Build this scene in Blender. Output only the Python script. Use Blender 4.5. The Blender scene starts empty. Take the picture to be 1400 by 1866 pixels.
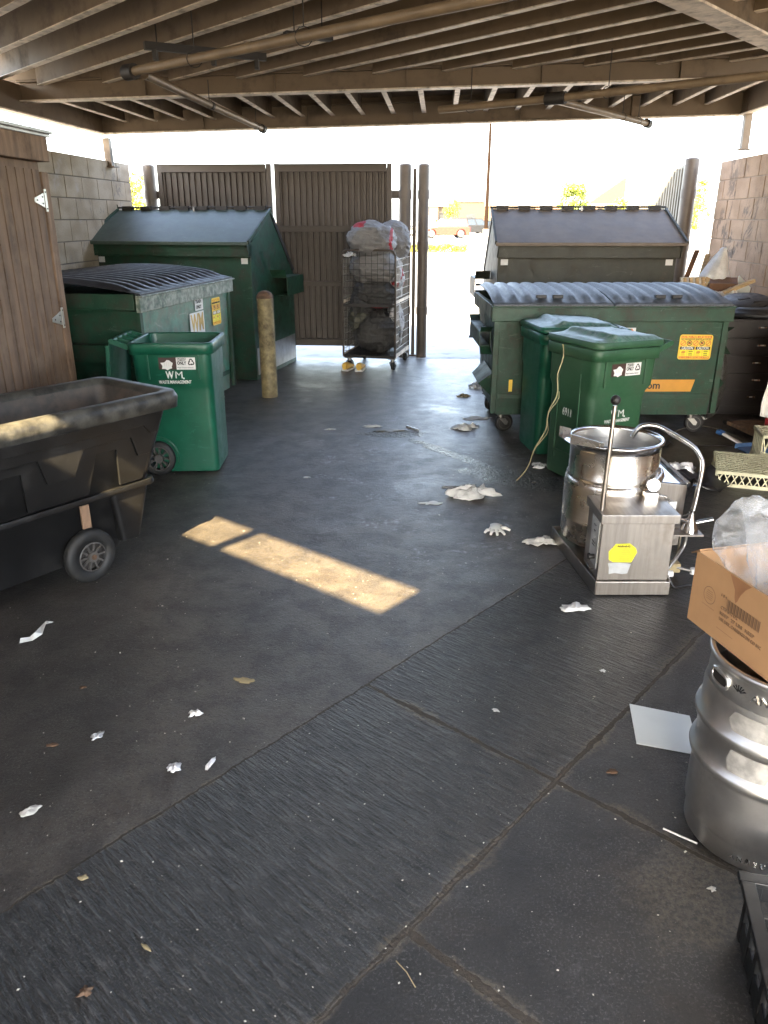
import bpy, bmesh, math, random
from mathutils import Matrix, Vector, noise
R = math.radians
PI = math.pi
random.seed(7)
scn = bpy.context.scene
COL = scn.collection

# ------------------------------------------------------------------ camera, sky, sun, exposure
cd = bpy.data.cameras.new('camera')
cam = bpy.data.objects.new('camera', cd); COL.objects.link(cam)
cam.location = (0, 0, 1.72)
cam.rotation_euler = (R(90 - 20.9), 0, 0)
cd.sensor_fit = 'VERTICAL'; cd.sensor_height = 24; cd.lens = 24 * 1400 / 1866
cd.clip_start = 0.05; cd.clip_end = 2000
scn.camera = cam

SUNV = Vector((-0.40, -1.27, 1.0)).normalized()          # towards the sun
w = bpy.data.worlds.new('World'); scn.world = w; w.use_nodes = True
nt = w.node_tree
sky = nt.nodes.new('ShaderNodeTexSky'); sky.sky_type = 'NISHITA'; sky.sun_disc = False
sky.sun_elevation = math.asin(SUNV.z); sky.sun_rotation = math.atan2(SUNV.x, SUNV.y)
sky.altitude = 200; sky.air_density = 1.0; sky.dust_density = 3.0
bg = nt.nodes['Background']; bg.inputs['Strength'].default_value = 0.15
hs = nt.nodes.new('ShaderNodeHueSaturation'); hs.inputs['Saturation'].default_value = .75
nt.links.new(sky.outputs[0], hs.inputs['Color']); nt.links.new(hs.outputs[0], bg.inputs['Color'])
sd = bpy.data.lights.new('sun', 'SUN'); sd.energy = 5.0; sd.angle = R(0.5); sd.color = (1.0, 0.77, 0.43)
sun = bpy.data.objects.new('sun', sd); COL.objects.link(sun)
sun.rotation_euler = SUNV.to_track_quat('Z', 'Y').to_euler()
scn.view_settings.view_transform = 'Standard'; scn.view_settings.look = 'None'
scn.view_settings.gamma = 1; scn.view_settings.exposure = 4.0
scn.cycles.max_bounces = 10; scn.cycles.diffuse_bounces = 5; scn.cycles.glossy_bounces = 4
scn.cycles.sample_clamp_indirect = 6

# ------------------------------------------------------------------ materials
def sock(nt, a, v):
    if isinstance(v, bpy.types.NodeSocket): nt.links.new(v, a)
    else: a.default_value = v
class NG:
    def __init__(s, m): s.nt = m.node_tree; s.tc = s.nt.nodes.new('ShaderNodeTexCoord')
    def m(s, op, a, b=0.0, c=0.0, clamp=False):
        n = s.nt.nodes.new('ShaderNodeMath'); n.operation = op; n.use_clamp = clamp
        sock(s.nt, n.inputs[0], a); sock(s.nt, n.inputs[1], b); sock(s.nt, n.inputs[2], c); return n.outputs[0]
    def noise(s, scale, detail=4, rough=.55, vec=None, dist=0.0):
        n = s.nt.nodes.new('ShaderNodeTexNoise'); n.inputs['Scale'].default_value = scale
        n.inputs['Detail'].default_value = detail; n.inputs['Roughness'].default_value = rough
        n.inputs['Distortion'].default_value = dist
        s.nt.links.new(vec if vec is not None else s.tc.outputs['Object'], n.inputs['Vector']); return n.outputs['Fac']
    def mapping(s, scale=(1,1,1), rot=(0,0,0)):
        n = s.nt.nodes.new('ShaderNodeMapping'); n.inputs['Scale'].default_value = scale; n.inputs['Rotation'].default_value = rot
        s.nt.links.new(s.tc.outputs['Object'], n.inputs['Vector']); return n.outputs['Vector']
    def ss(s, v, lo, hi, a=0.0, b=1.0):
        n = s.nt.nodes.new('ShaderNodeMapRange'); n.interpolation_type = 'SMOOTHSTEP'
        sock(s.nt, n.inputs[0], v); n.inputs[1].default_value = lo; n.inputs[2].default_value = hi
        n.inputs[3].default_value = a; n.inputs[4].default_value = b; return n.outputs[0]
    def mix(s, f, a, b):
        n = s.nt.nodes.new('ShaderNodeMix'); n.data_type = 'RGBA'
        sock(s.nt, n.inputs[0], f)
        for i, v in ((6, a), (7, b)):
            if isinstance(v, bpy.types.NodeSocket): s.nt.links.new(v, n.inputs[i])
            else: n.inputs[i].default_value = (*v, 1)
        return n.outputs[2]
    def xyz(s):
        n = s.nt.nodes.new('ShaderNodeSeparateXYZ'); s.nt.links.new(s.tc.outputs['Object'], n.inputs[0]); return n.outputs
    def bump(s, h, strength=.5, dist=.01, prev=None):
        n = s.nt.nodes.new('ShaderNodeBump'); n.inputs['Strength'].default_value = strength; n.inputs['Distance'].default_value = dist
        s.nt.links.new(h, n.inputs['Height'])
        if prev is not None: s.nt.links.new(prev, n.inputs['Normal'])
        return n.outputs[0]
def newmat(name):
    m = bpy.data.materials.new(name); m.use_nodes = True
    return m, m.node_tree.nodes['Principled BSDF'], NG(m)
MATS = {}
def mat(name, col, rough=.6, metal=0.0, var=.18, scale=6, bump=.0, bscale=60, dirt=None, damt=.4, dscale=3, scratch=None, spec=.5, trans=0.0, alpha=1.0, stretch=None, rvar=.12, bdist=.004, bstretch=None):
    m, b, g = newmat(name)
    vec = g.mapping(stretch) if stretch else None
    n1 = g.noise(scale, 5, .6, vec)
    lo = tuple(c * (1 - var) for c in col); hi = tuple(min(1, c * (1 + var)) for c in col)
    c = g.mix(g.ss(n1, .3, .7), lo, hi)
    r = g.m('ADD', rough - rvar / 2, g.m('MULTIPLY', g.noise(scale * 3.1, 4), rvar))
    if dirt:
        dm = g.ss(g.noise(dscale, 8, .68), 1 - damt - .12, 1 - damt + .12)
        c = g.mix(g.m('MULTIPLY', dm, .75), c, dirt); r = g.m('ADD', r, g.m('MULTIPLY', dm, .2), clamp=True)
    if scratch:
        sc = g.ss(g.noise(5, 8, .75, g.mapping((1, 9, 3), (.5, .3, .2)), 1.5), .60, .66)
        sc2 = g.ss(g.noise(4, 8, .75, g.mapping((9, 1, 4), (.2, .7, .1)), 1.2), .62, .67)
        c = g.mix(g.m('MULTIPLY', g.m('MAXIMUM', sc, sc2), .55), c, scratch)
    m.node_tree.links.new(c, b.inputs['Base Color'])
    m.node_tree.links.new(r, b.inputs['Roughness'])
    b.inputs['Metallic'].default_value = metal
    b.inputs['Specular IOR Level'].default_value = spec
    b.inputs['Transmission Weight'].default_value = trans
    b.inputs['Alpha'].default_value = alpha
    if bump:
        m.node_tree.links.new(g.bump(g.noise(bscale, 5, .6, g.mapping(bstretch) if bstretch else vec), bump, bdist), b.inputs['Normal'])
    MATS[name] = m; return m
M = MATS
mat('dumpster_green', (.008, .044, .023), .5, var=.25, dirt=(.040, .034, .024), damt=.44, dscale=7, scratch=(.09, .13, .10), bump=.5, bscale=2.2, bdist=.03)
mat('dumpster_worn_sheen', (.05, .16, .115), .30, var=.4, scale=9, dirt=(.16, .17, .14), damt=.5, dscale=7, scratch=(.30, .32, .28), bump=.2, bscale=25)  # scuffed green paint, base lifted to carry the front's pale sheen
mat('dumpster_flare_tint', (.034, .034, .022), .55, var=.2, dirt=(.06, .05, .035), damt=.42, dscale=7, scratch=(.09, .09, .07), bump=.5, bscale=2.2, bdist=.03)  # dark green paint browned: the veil of lens flare put into its colour
mat('rim_worn', (.22, .24, .20), .5, var=.4, scale=20, dirt=(.05, .09, .07), damt=.45, dscale=14, bump=.3)
mat('lid_grey', (.055, .082, .068), .5, var=.15, dirt=(.12, .12, .11), damt=.35, scratch=(.17, .18, .17))
mat('lid_brown', (.125, .093, .064), .55, var=.15, dirt=(.14, .12, .10), damt=.35, scratch=(.15, .14, .12))
mat('lid_black', (.016, .017, .020), .42, var=.2, dirt=(.035, .035, .04), damt=.5, dscale=20, bump=.25, bscale=120)
mat('lid_dusty', (.05, .055, .062), .42, var=.35, scale=30, dirt=(.10, .11, .12), damt=.5, dscale=40, bump=.4, bscale=150)
mat('toter_green', (.007, .082, .046), .34, var=.15, dirt=(.015, .07, .045), damt=.4, scratch=(.03, .13, .09), bump=.06, bscale=140, rvar=.18)
mat('toter_aged', (.024, .082, .038), .42, var=.18, dirt=(.04, .08, .045), damt=.45, scratch=(.06, .17, .10), bump=.10, bscale=140)
mat('toter_lid_dusty', (.05, .14, .095), .35, var=.3, scale=20, dirt=(.20, .26, .24), damt=.50, dscale=30, bump=.5, bscale=45)
mat('tub_black', (.0075, .0075, .0078), .36, var=.25, dirt=(.020, .019, .018), damt=.40, dscale=4, bump=.15, bscale=150)
mat('tub_rim', (.020, .020, .020), .38, var=.3, dirt=(.085, .082, .070), damt=.50, dscale=9, bump=.2, bscale=90)
mat('tub_inside', (.040, .036, .033), .6, var=.35, dirt=(.10, .08, .065), damt=.5, dscale=7, bump=.2, bscale=60)
mat('rubber', (.012, .012, .012), .6, dirt=(.04, .036, .03), damt=.4, dscale=10)
mat('wheel_grey', (.075, .07, .065), .5, dirt=(.03, .025, .02), damt=.45, dscale=25)
mat('steel', (.74, .69, .62), .27, metal=1, var=.08, scale=3, stretch=(1, 1, 14), rvar=.18, dirt=(.62, .55, .46), damt=.25, dscale=1.6, bump=.03, bscale=30)
mat('steel_dark', (.36, .325, .29), .36, metal=1, var=.12, scale=4, stretch=(14, 1, 1), rvar=.15, dirt=(.2, .17, .14), damt=.35)
mat('steel_inside', (.66, .64, .61), .3, metal=1, var=.1, stretch=(1, 1, 10))
mat('steel_bright', (.62, .62, .62), .2, metal=1, var=.06)
mat('keg_steel', (.74, .73, .71), .36, metal=1, var=.10, scale=6, rvar=.10, dirt=(.45, .44, .41), damt=.35, dscale=5, bump=.2, bscale=4, bdist=.004)
mat('keg_residue', (.52, .51, .48), .5, metal=.7, var=.25, scale=25)
mat('galvanised', (.33, .32, .30), .45, metal=.9, var=.2)
mat('roof_paint', (.155, .108, .064), .55, var=.2, scale=3, dirt=(.045, .034, .025), damt=.42, dscale=3, bump=.1)
mat('beam_flange', (.62, .53, .42), .5, var=.25, scale=9, dirt=(.13, .10, .07), damt=.40, dscale=12, bump=.15)  # paler than the roof paint: light caught by bottom flanges, put into colour
mat('deck_paint', (.11, .08, .055), .6, var=.2)
mat('pipe_paint', (.18, .13, .08), .45, var=.2, dirt=(.06, .045, .03), damt=.35)
mat('pole_dark', (.010, .006, .004), .95, spec=.05)
mat('iron_dark', (.02, .017, .015), .6, var=.3)
mat('rust', (.10, .055, .03), .8, var=.4, scale=30, bump=.4)
mat('gate_paint', (.052, .038, .028), .48, var=.15, dirt=(.04, .03, .022), damt=.35)
mat('gate_post', (.10, .075, .055), .45, var=.15, dirt=(.06, .045, .035), damt=.35)
mat('gate_pale', (.13, .115, .085), .5, var=.1)
mat('wood_siding', (.15, .092, .056), .75, var=.35, scale=5, stretch=(3, 3, .35), dirt=(.22, .155, .11), damt=.45, dscale=5, bump=.35, bscale=60)
mat('wood_trim', (.21, .13, .08), .75, var=.3, scale=7, stretch=(4, 4, .4), dirt=(.07, .045, .03), damt=.4, bump=.3)
mat('groove', (.008, .005, .004), .9)
mat('wood_pale', (.50, .36, .20), .7, var=.2, scale=8, stretch=(1, 8, 8), bump=.2)
mat('wood_white', (.5, .47, .42), .7, var=.25)
mat('wood_brown', (.16, .075, .035), .6, var=.25)
mat('white_paint', (.62, .60, .56), .5, var=.08)
mat('hinge_metal', (.55, .53, .48), .4, metal=.6, var=.1, dirt=(.12, .08, .05), damt=.3, dscale=60)
mat('label_white', (.68, .67, .64), .45, var=.06, dirt=(.35, .34, .31), damt=.32, dscale=25)
mat('label_black', (.015, .013, .012), .5)
mat('label_brown', (.05, .025, .02), .5)
mat('label_yellow', (.72, .50, .05), .45, var=.1, dirt=(.4, .3, .06), damt=.3, dscale=20)
mat('label_bright_yellow', (.75, .68, .03), .4, var=.1)
mat('label_red', (.60, .12, .03), .45)
mat('label_orange', (.55, .26, .03), .45, var=.1)
mat('label_gold', (.50, .33, .10), .5, var=.2)
mat('label_silver', (.55, .56, .56), .35, metal=.5, var=.2, bump=.6, bscale=50)
mat('logo_white', (.62, .64, .60), .5, var=.2, scale=40)
mat('logo_faint', (.45, .52, .45), .5, var=.3, scale=40)
mat('yellow_post', (.23, .18, .085), .6, var=.35, scale=12, dirt=(.07, .05, .03), damt=.46, dscale=9, bump=.25, bscale=40)
mat('paper_white', (.66, .66, .63), .8, var=.08, bump=.6, bscale=40, bdist=.006)
mat('paper_grey', (.58, .56, .50), .85, var=.15, scale=20, dirt=(.28, .26, .22), damt=.38, dscale=15, bump=.6, bscale=30, bdist=.008)
mat('paper_wet', (.20, .19, .15), .35, var=.3, scale=15)
mat('sheet_white', (.66, .69, .66), .55, var=.03)
mat('glove_white', (.72, .72, .66), .5, var=.05)
mat('cloth_blue', (.10, .20, .40), .85, var=.25, bump=.4, bscale=200)
mat('cloth_blue_dark', (.03, .10, .28), .8, var=.3)
mat('bag_black', (.008, .008, .009), .35, var=.2)
mat('bag_grey', (.17, .16, .15), .6, var=.12, bump=.9, bscale=9, bdist=.05, bstretch=(1, 2.2, 1))
mat('bag_dark', (.045, .042, .038), .6, var=.25, bump=.9, bscale=9, bdist=.05)
mat('bag_olive', (.075, .072, .05), .7, var=.25, bump=.9, bscale=10, bdist=.05)
mat('bag_white', (.70, .70, .70), .45, var=.12, scale=12, bump=.7, bscale=16, bdist=.02)
mat('stripe_cloth', (.55, .55, .55), .8, var=.3, scale=22, dirt=(.01, .01, .012), damt=.48, dscale=22, stretch=(1,1,1))
mat('red_cloth', (.26, .012, .018), .7, var=.3, bump=.8, bscale=12, bdist=.03)
mat('red_paint', (.30, .012, .02), .45, var=.25, dirt=(.12, .02, .02), damt=.3)
mat('yellow_shoe', (.70, .42, .07), .5, var=.12)
mat('cardboard', (.40, .235, .12), .8, var=.08, scale=4, bump=.12, bscale=40, spec=.2)
mat('cardboard_ink', (.19, .11, .06), .8)
mat('cardboard_stain', (.27, .13, .06), .8, var=.2)
mat('crate_beige', (.50, .49, .34), .5, var=.12, dirt=(.22, .2, .12), damt=.35, dscale=15)
mat('crate_black', (.008, .0085, .009), .45, var=.3, dirt=(.035, .032, .028), damt=.38, dscale=12, bump=.2, bscale=80)
mat('cabinet_black', (.022, .019, .019), .45, var=.2, dirt=(.045, .04, .036), damt=.35)
mat('board_red', (.16, .055, .045), .6, var=.2)
mat('cord_black', (.01, .01, .011), .45)
mat('string_tan', (.42, .36, .20), .8)
mat('red_handle', (.45, .02, .02), .45)
mat('leaf_brown', (.12, .07, .04), .8, var=.3)
mat('leaf_tan', (.30, .24, .13), .8, var=.3)
mat('car_red', (.16, .016, .007), .3)
mat('car_black', (.010, .011, .013), .5, spec=.2)
mat('car_silver', (.10, .105, .12), .5)
mat('car_white', (.6, .6, .6), .25)
mat('car_dark_blue', (.012, .018, .035), .5, spec=.2)
mat('car_glass', (.015, .02, .025), .08)
mat('car_trim', (.25, .24, .22), .4)
mat('lamp_red', (.4, .01, .01), .3)
mat('lamp_clear', (.6, .6, .6), .2)
mat('bark', (.09, .06, .04), .9, var=.3, bump=.4)
mat('leaf_green', (.14, .18, .025), .6, var=.45, scale=1.2)
mat('leaf_yellow', (.24, .25, .03), .6, var=.45, scale=1.2)
mat('building_tan', (.10, .055, .03), .8, var=.1)
mat('building_cream', (.22, .19, .15), .8, var=.1)
mat('building_rust', (.085, .03, .014), .8, var=.1)
mat('asphalt', (.16, .155, .15), .8, var=.2, scale=.5, bump=.3, bscale=60)
mat('apron_concrete', (.30, .29, .27), .75, var=.2, scale=1.5, dirt=(.12, .115, .11), damt=.4)
mat('line_white', (.7, .7, .68), .7)
mat('debris', (.50, .47, .40), .85, var=.4, scale=8)

def block_mat(name, c1, c2, stain, samt, white=False):
    m, b, g = newmat(name)
    oi = g.noise(1.7, 3)                       # slow patches
    rnd = g.noise(3.1, 1, .5, g.mapping((1, 1.0, 1.9)))
    c = g.mix(g.ss(rnd, .35, .65), c1, c2)
    c = g.mix(g.m('MULTIPLY', g.ss(g.noise(60, 4, .7), .45, .75), .35), c, tuple(x * .55 for x in c1))
    st = g.ss(g.noise(2.2, 9, .72, g.mapping((1, 1.2, .8)), .6), samt, samt + .07)
    st = g.m('MULTIPLY', st, g.ss(g.noise(.7, 3), .42, .58))
    c = g.mix(g.m('MULTIPLY', st, .8), c, stain)
    if white: c = g.mix(g.m('MULTIPLY', g.ss(g.noise(1.3, 8, .7), .55, .68), .4), c, (.42, .40, .42))
    m.node_tree.links.new(c, b.inputs['Base Color']); b.inputs['Roughness'].default_value = .88
    h = g.m('ADD', g.noise(45, 6, .7), g.m('MULTIPLY', g.noise(9, 4), .6))
    m.node_tree.links.new(g.bump(h, .6, .008), b.inputs['Normal'])
    MATS[name] = m
block_mat('block_left', (.29, .22, .145), (.38, .30, .215), (.13, .105, .085), .56, True)
block_mat('block_right', (.33, .205, .12), (.41, .265, .165), (.075, .058, .045), .53)
mat('mortar', (.30, .22, .155), .9, var=.2)
mat('mortar_dark', (.13, .105, .08), .9, var=.2)

def floor_mat():
    m, b, g = newmat('stained_concrete'); nt = m.node_tree
    x, y, z = g.xyz()
    warp = g.m('MULTIPLY', g.m('SUBTRACT', g.noise(7, 5, .6), .5), .028)
    fine = g.m('MULTIPLY', g.m('SUBTRACT', g.noise(38, 4, .6), .5), .016)
    wp = g.m('ADD', warp, fine)
    q = g.m('ADD', g.m('ADD', g.m('MULTIPLY', x, .749), g.m('MULTIPLY', y, -.663)), wp)
    r = g.m('ADD', g.m('ADD', g.m('MULTIPLY', x, .663), g.m('MULTIPLY', y, .749)), wp)
    def ab(v, c): return g.m('ABSOLUTE', g.m('SUBTRACT', v, c))
    big = lambda v, t: g.ss(v, t - .004, t + .004)
    j1 = ab(q, -1.772); j2 = ab(q, -.93)
    off = lambda msk: g.m('MULTIPLY', g.m('SUBTRACT', 1.0, msk), 1.0)
    right1 = big(q, -1.772); right2 = big(q, -.93)
    j3 = g.m('ADD', ab(r, 1.895), off(right1))
    j4 = g.m('ADD', ab(r, 1.14), off(right2))
    j5 = g.m('ADD', ab(r, 5.25), off(right1))
    j6 = ab(r, 6.9)
    wide = g.m('MINIMUM', g.m('MINIMUM', j2, g.m('ADD', j4, -.002)), j3)
    thin = g.m('MINIMUM', j1, g.m('MINIMUM', j5, g.m('ADD', j6, .002)))
    grn = g.noise(3.3, 5, .65)
    wj = g.m('ADD', .0068, g.m('MULTIPLY', g.ss(grn, .35, .75), .006))
    core = g.m('MAXIMUM', g.m('LESS_THAN', g.m('SUBTRACT', wide, wj), 0.0), g.m('LESS_THAN', thin, .0042))
    halo_w = g.m('ADD', .012, g.m('MULTIPLY', g.ss(grn, .44, .72), .050))
    halo = g.m('SUBTRACT', 1.0, g.m('DIVIDE', g.m('MINIMUM', wide, g.m('MULTIPLY', thin, 2.4)), halo_w), clamp=True)
    halo = g.m('MULTIPLY', halo, g.ss(g.noise(70, 4, .7), .36, .56))
    # base: blackened greasy concrete, browner to the right, patchy
    n1 = g.noise(1.1, 6, .62); n2 = g.noise(6, 7, .65); n3 = g.noise(34, 5, .7)
    c = g.mix(g.ss(n1, .32, .68), (.052, .045, .038), (.088, .075, .061))
    c = g.mix(g.m('MULTIPLY', g.ss(n2, .42, .62), .70), c, (.026, .022, .019))
    c = g.mix(g.m('MULTIPLY', g.ss(n3, .50, .72), .30), c, (.13, .112, .092))
    c = g.mix(g.m('MULTIPLY', right1, .75), c, (.015, .0145, .014))
    brn = g.m('MULTIPLY', g.ss(g.noise(1.9, 6, .7), .52, .70), .15)
    c = g.mix(brn, c, (.10, .068, .042))
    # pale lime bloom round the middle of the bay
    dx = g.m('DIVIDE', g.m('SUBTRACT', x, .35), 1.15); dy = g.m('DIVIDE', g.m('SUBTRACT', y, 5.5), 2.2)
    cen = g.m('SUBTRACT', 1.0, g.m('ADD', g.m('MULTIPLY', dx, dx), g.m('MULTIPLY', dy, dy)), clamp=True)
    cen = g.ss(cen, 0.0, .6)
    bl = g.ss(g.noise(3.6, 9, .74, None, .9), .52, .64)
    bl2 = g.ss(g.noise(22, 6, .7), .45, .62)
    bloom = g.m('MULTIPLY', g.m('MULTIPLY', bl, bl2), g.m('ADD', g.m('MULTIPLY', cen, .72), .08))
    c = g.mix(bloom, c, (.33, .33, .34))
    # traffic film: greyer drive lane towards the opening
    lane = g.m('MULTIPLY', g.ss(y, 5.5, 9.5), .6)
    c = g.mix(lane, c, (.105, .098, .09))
    spk = g.m('GREATER_THAN', g.noise(150, 2, .5), .735)
    c = g.mix(g.m('MULTIPLY', spk, .7), c, (.32, .30, .26))
    # wet run: puddle and trickle
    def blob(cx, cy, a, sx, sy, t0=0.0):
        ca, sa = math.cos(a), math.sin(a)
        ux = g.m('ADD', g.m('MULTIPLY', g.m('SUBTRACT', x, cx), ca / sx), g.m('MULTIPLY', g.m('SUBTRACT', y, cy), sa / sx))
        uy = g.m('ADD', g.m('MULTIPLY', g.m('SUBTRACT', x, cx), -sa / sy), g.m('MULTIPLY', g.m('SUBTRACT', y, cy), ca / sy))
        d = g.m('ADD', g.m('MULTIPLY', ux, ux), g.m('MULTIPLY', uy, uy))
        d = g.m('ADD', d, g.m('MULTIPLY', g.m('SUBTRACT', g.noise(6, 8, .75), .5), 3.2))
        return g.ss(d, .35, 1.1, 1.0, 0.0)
    mud = g.m('MULTIPLY', g.m('MAXIMUM', blob(.86, 1.58, .2, .22, .20), blob(1.22, 2.80, .85, .30, .05)), g.ss(g.noise(60, 5, .7), .38, .60))
    c = g.mix(g.m('MULTIPLY', mud, .42), c, (.17, .14, .095))
    oil_falloff = g.m('MAXIMUM', blob(-1.45, 2.55, .3, .55, .95), g.m('MAXIMUM', blob(-.8, 1.25, 0, 1.1, .35), blob(-1.9, 3.9, .5, .5, 1.3)))  # oil spots plus the light falloff at lower left, painted into the colour
    c = g.mix(g.m('MULTIPLY', oil_falloff, .55), c, (.015, .0145, .014))
    wet = g.m('MAXIMUM', blob(.08, 6.38, 0, .30, .13), g.m('MAXIMUM', blob(.55, 5.75, -.95, .70, .07), blob(.98, 5.15, -.5, .55, .20)))
    film = g.m('MAXIMUM', wet, g.m('MULTIPLY', blob(.45, 6.1, -.3, .9, .45), .15))
    c = g.mix(g.m('MULTIPLY', wet, .85), c, (.010, .009, .008))
    # broom finish between the two long joints
    strip = g.m('MULTIPLY', right1, g.m('SUBTRACT', 1.0, right2))
    r0 = g.m('ADD', g.m('MULTIPLY', x, .663), g.m('MULTIPLY', y, .749)); q0 = g.m('ADD', g.m('MULTIPLY', x, .749), g.m('MULTIPLY', y, -.663)); rw = g.m('ADD', r0, g.m('MULTIPLY', g.m('SUBTRACT', g.noise(1.0, 2), .5), .03))
    cb = nt.nodes.new('ShaderNodeCombineXYZ'); nt.links.new(g.m('MULTIPLY', rw, 75), cb.inputs[0]); nt.links.new(g.m('MULTIPLY', q0, 10), cb.inputs[1])
    br = g.noise(1.0, 4, .62, cb.outputs[0])
    c = g.mix(g.m('MULTIPLY', g.m('MULTIPLY', strip, g.ss(br, .54, .64)), .85), c, (.075, .073, .070))  # glints on the ridges painted as colour, over worn lighter tops
    c = g.mix(g.m('MULTIPLY', g.m('MULTIPLY', strip, g.ss(br, .46, .36)), .8), c, (.006, .006, .006))  # wet grooves and the shade inside them, both painted dark
    fl = g.m('MULTIPLY', g.ss(g.noise(130, 3, .65), .54, .62), g.ss(g.noise(4.5, 5, .7), .32, .60))
    c = g.mix(g.m('MULTIPLY', fl, .55), c, (.13, .125, .115))
    pit = g.ss(g.noise(75, 3, .6), .42, .34)
    c = g.mix(g.m('MULTIPLY', pit, .7), c, (.010, .0095, .009))
    c = g.mix(g.m('MULTIPLY', halo, .62), c, (.22, .175, .11))
    c = g.mix(g.m('MULTIPLY', core, .9), c, (.035, .025, .016))
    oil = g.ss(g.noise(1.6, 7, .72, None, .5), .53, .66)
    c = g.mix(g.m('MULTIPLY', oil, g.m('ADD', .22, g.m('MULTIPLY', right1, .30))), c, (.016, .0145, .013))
    nt.links.new(c, b.inputs['Base Color'])
    ro = g.m('ADD', .30, g.m('MULTIPLY', n2, .30))
    ro = g.m('ADD', ro, g.m('MULTIPLY', bloom, .2))
    ro = g.m('SUBTRACT', ro, g.m('MULTIPLY', oil, .12))
    ro = g.m('SUBTRACT', ro, g.m('MULTIPLY', film, .14), clamp=True)
    ro = g.m('MAXIMUM', ro, g.m('MULTIPLY', g.m('MAXIMUM', core, halo), .8))
    nt.links.new(ro, b.inputs['Roughness'])
    bp = g.m('MULTIPLY', g.ss(br, .35, .65), g.m('ADD', .05, g.m('MULTIPLY', strip, 1.0)))
    nb = g.bump(bp, 1.0, .007)
    grit = g.m('ADD', g.m('MULTIPLY', g.noise(120, 5, .75), .55), g.m('MULTIPLY', g.noise(24, 5, .7), .7))
    h = grit
    h = g.m('SUBTRACT', h, g.m('MULTIPLY', core, 2.2))
    drops = g.m('MULTIPLY', g.m('MULTIPLY', g.ss(g.noise(38, 3, .6), .40, .62), wet), 1.7)
    h = g.m('ADD', h, drops)
    nt.links.new(g.bump(h, .95, .0060, nb), b.inputs['Normal'])
    b.inputs['Specular IOR Level'].default_value = .62
    MATS['floor'] = m
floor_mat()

def clear_plastic():
    m, b, g = newmat('clear_plastic'); nt = m.node_tree
    tr = nt.nodes.new('ShaderNodeBsdfTransparent'); mx = nt.nodes.new('ShaderNodeMixShader')
    b.inputs['Base Color'].default_value = (.8, .82, .84, 1); b.inputs['Roughness'].default_value = .08
    out = nt.nodes['Material Output']
    lw = nt.nodes.new('ShaderNodeLayerWeight'); lw.inputs[0].default_value = .35
    rid = g.m('SUBTRACT', 1.0, g.m('MULTIPLY', g.m('ABSOLUTE', g.m('SUBTRACT', g.noise(5, 6, .65, None, 1.2), .5)), 14), clamp=True)
    fac = g.m('ADD', g.m('MULTIPLY', lw.outputs['Facing'], .22), g.m('MULTIPLY', rid, .20), clamp=True)
    fac = g.m('ADD', fac, .03, clamp=True)
    nt.links.new(fac, mx.inputs[0]); nt.links.new(tr.outputs[0], mx.inputs[1]); nt.links.new(b.outputs[0], mx.inputs[2])
    nt.links.new(mx.outputs[0], out.inputs['Surface'])
    nt.links.new(g.bump(g.noise(8, 3, .5, None, 1.0), .6, .014), b.inputs['Normal'])
    MATS['clear_plastic'] = m
clear_plastic()

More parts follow.
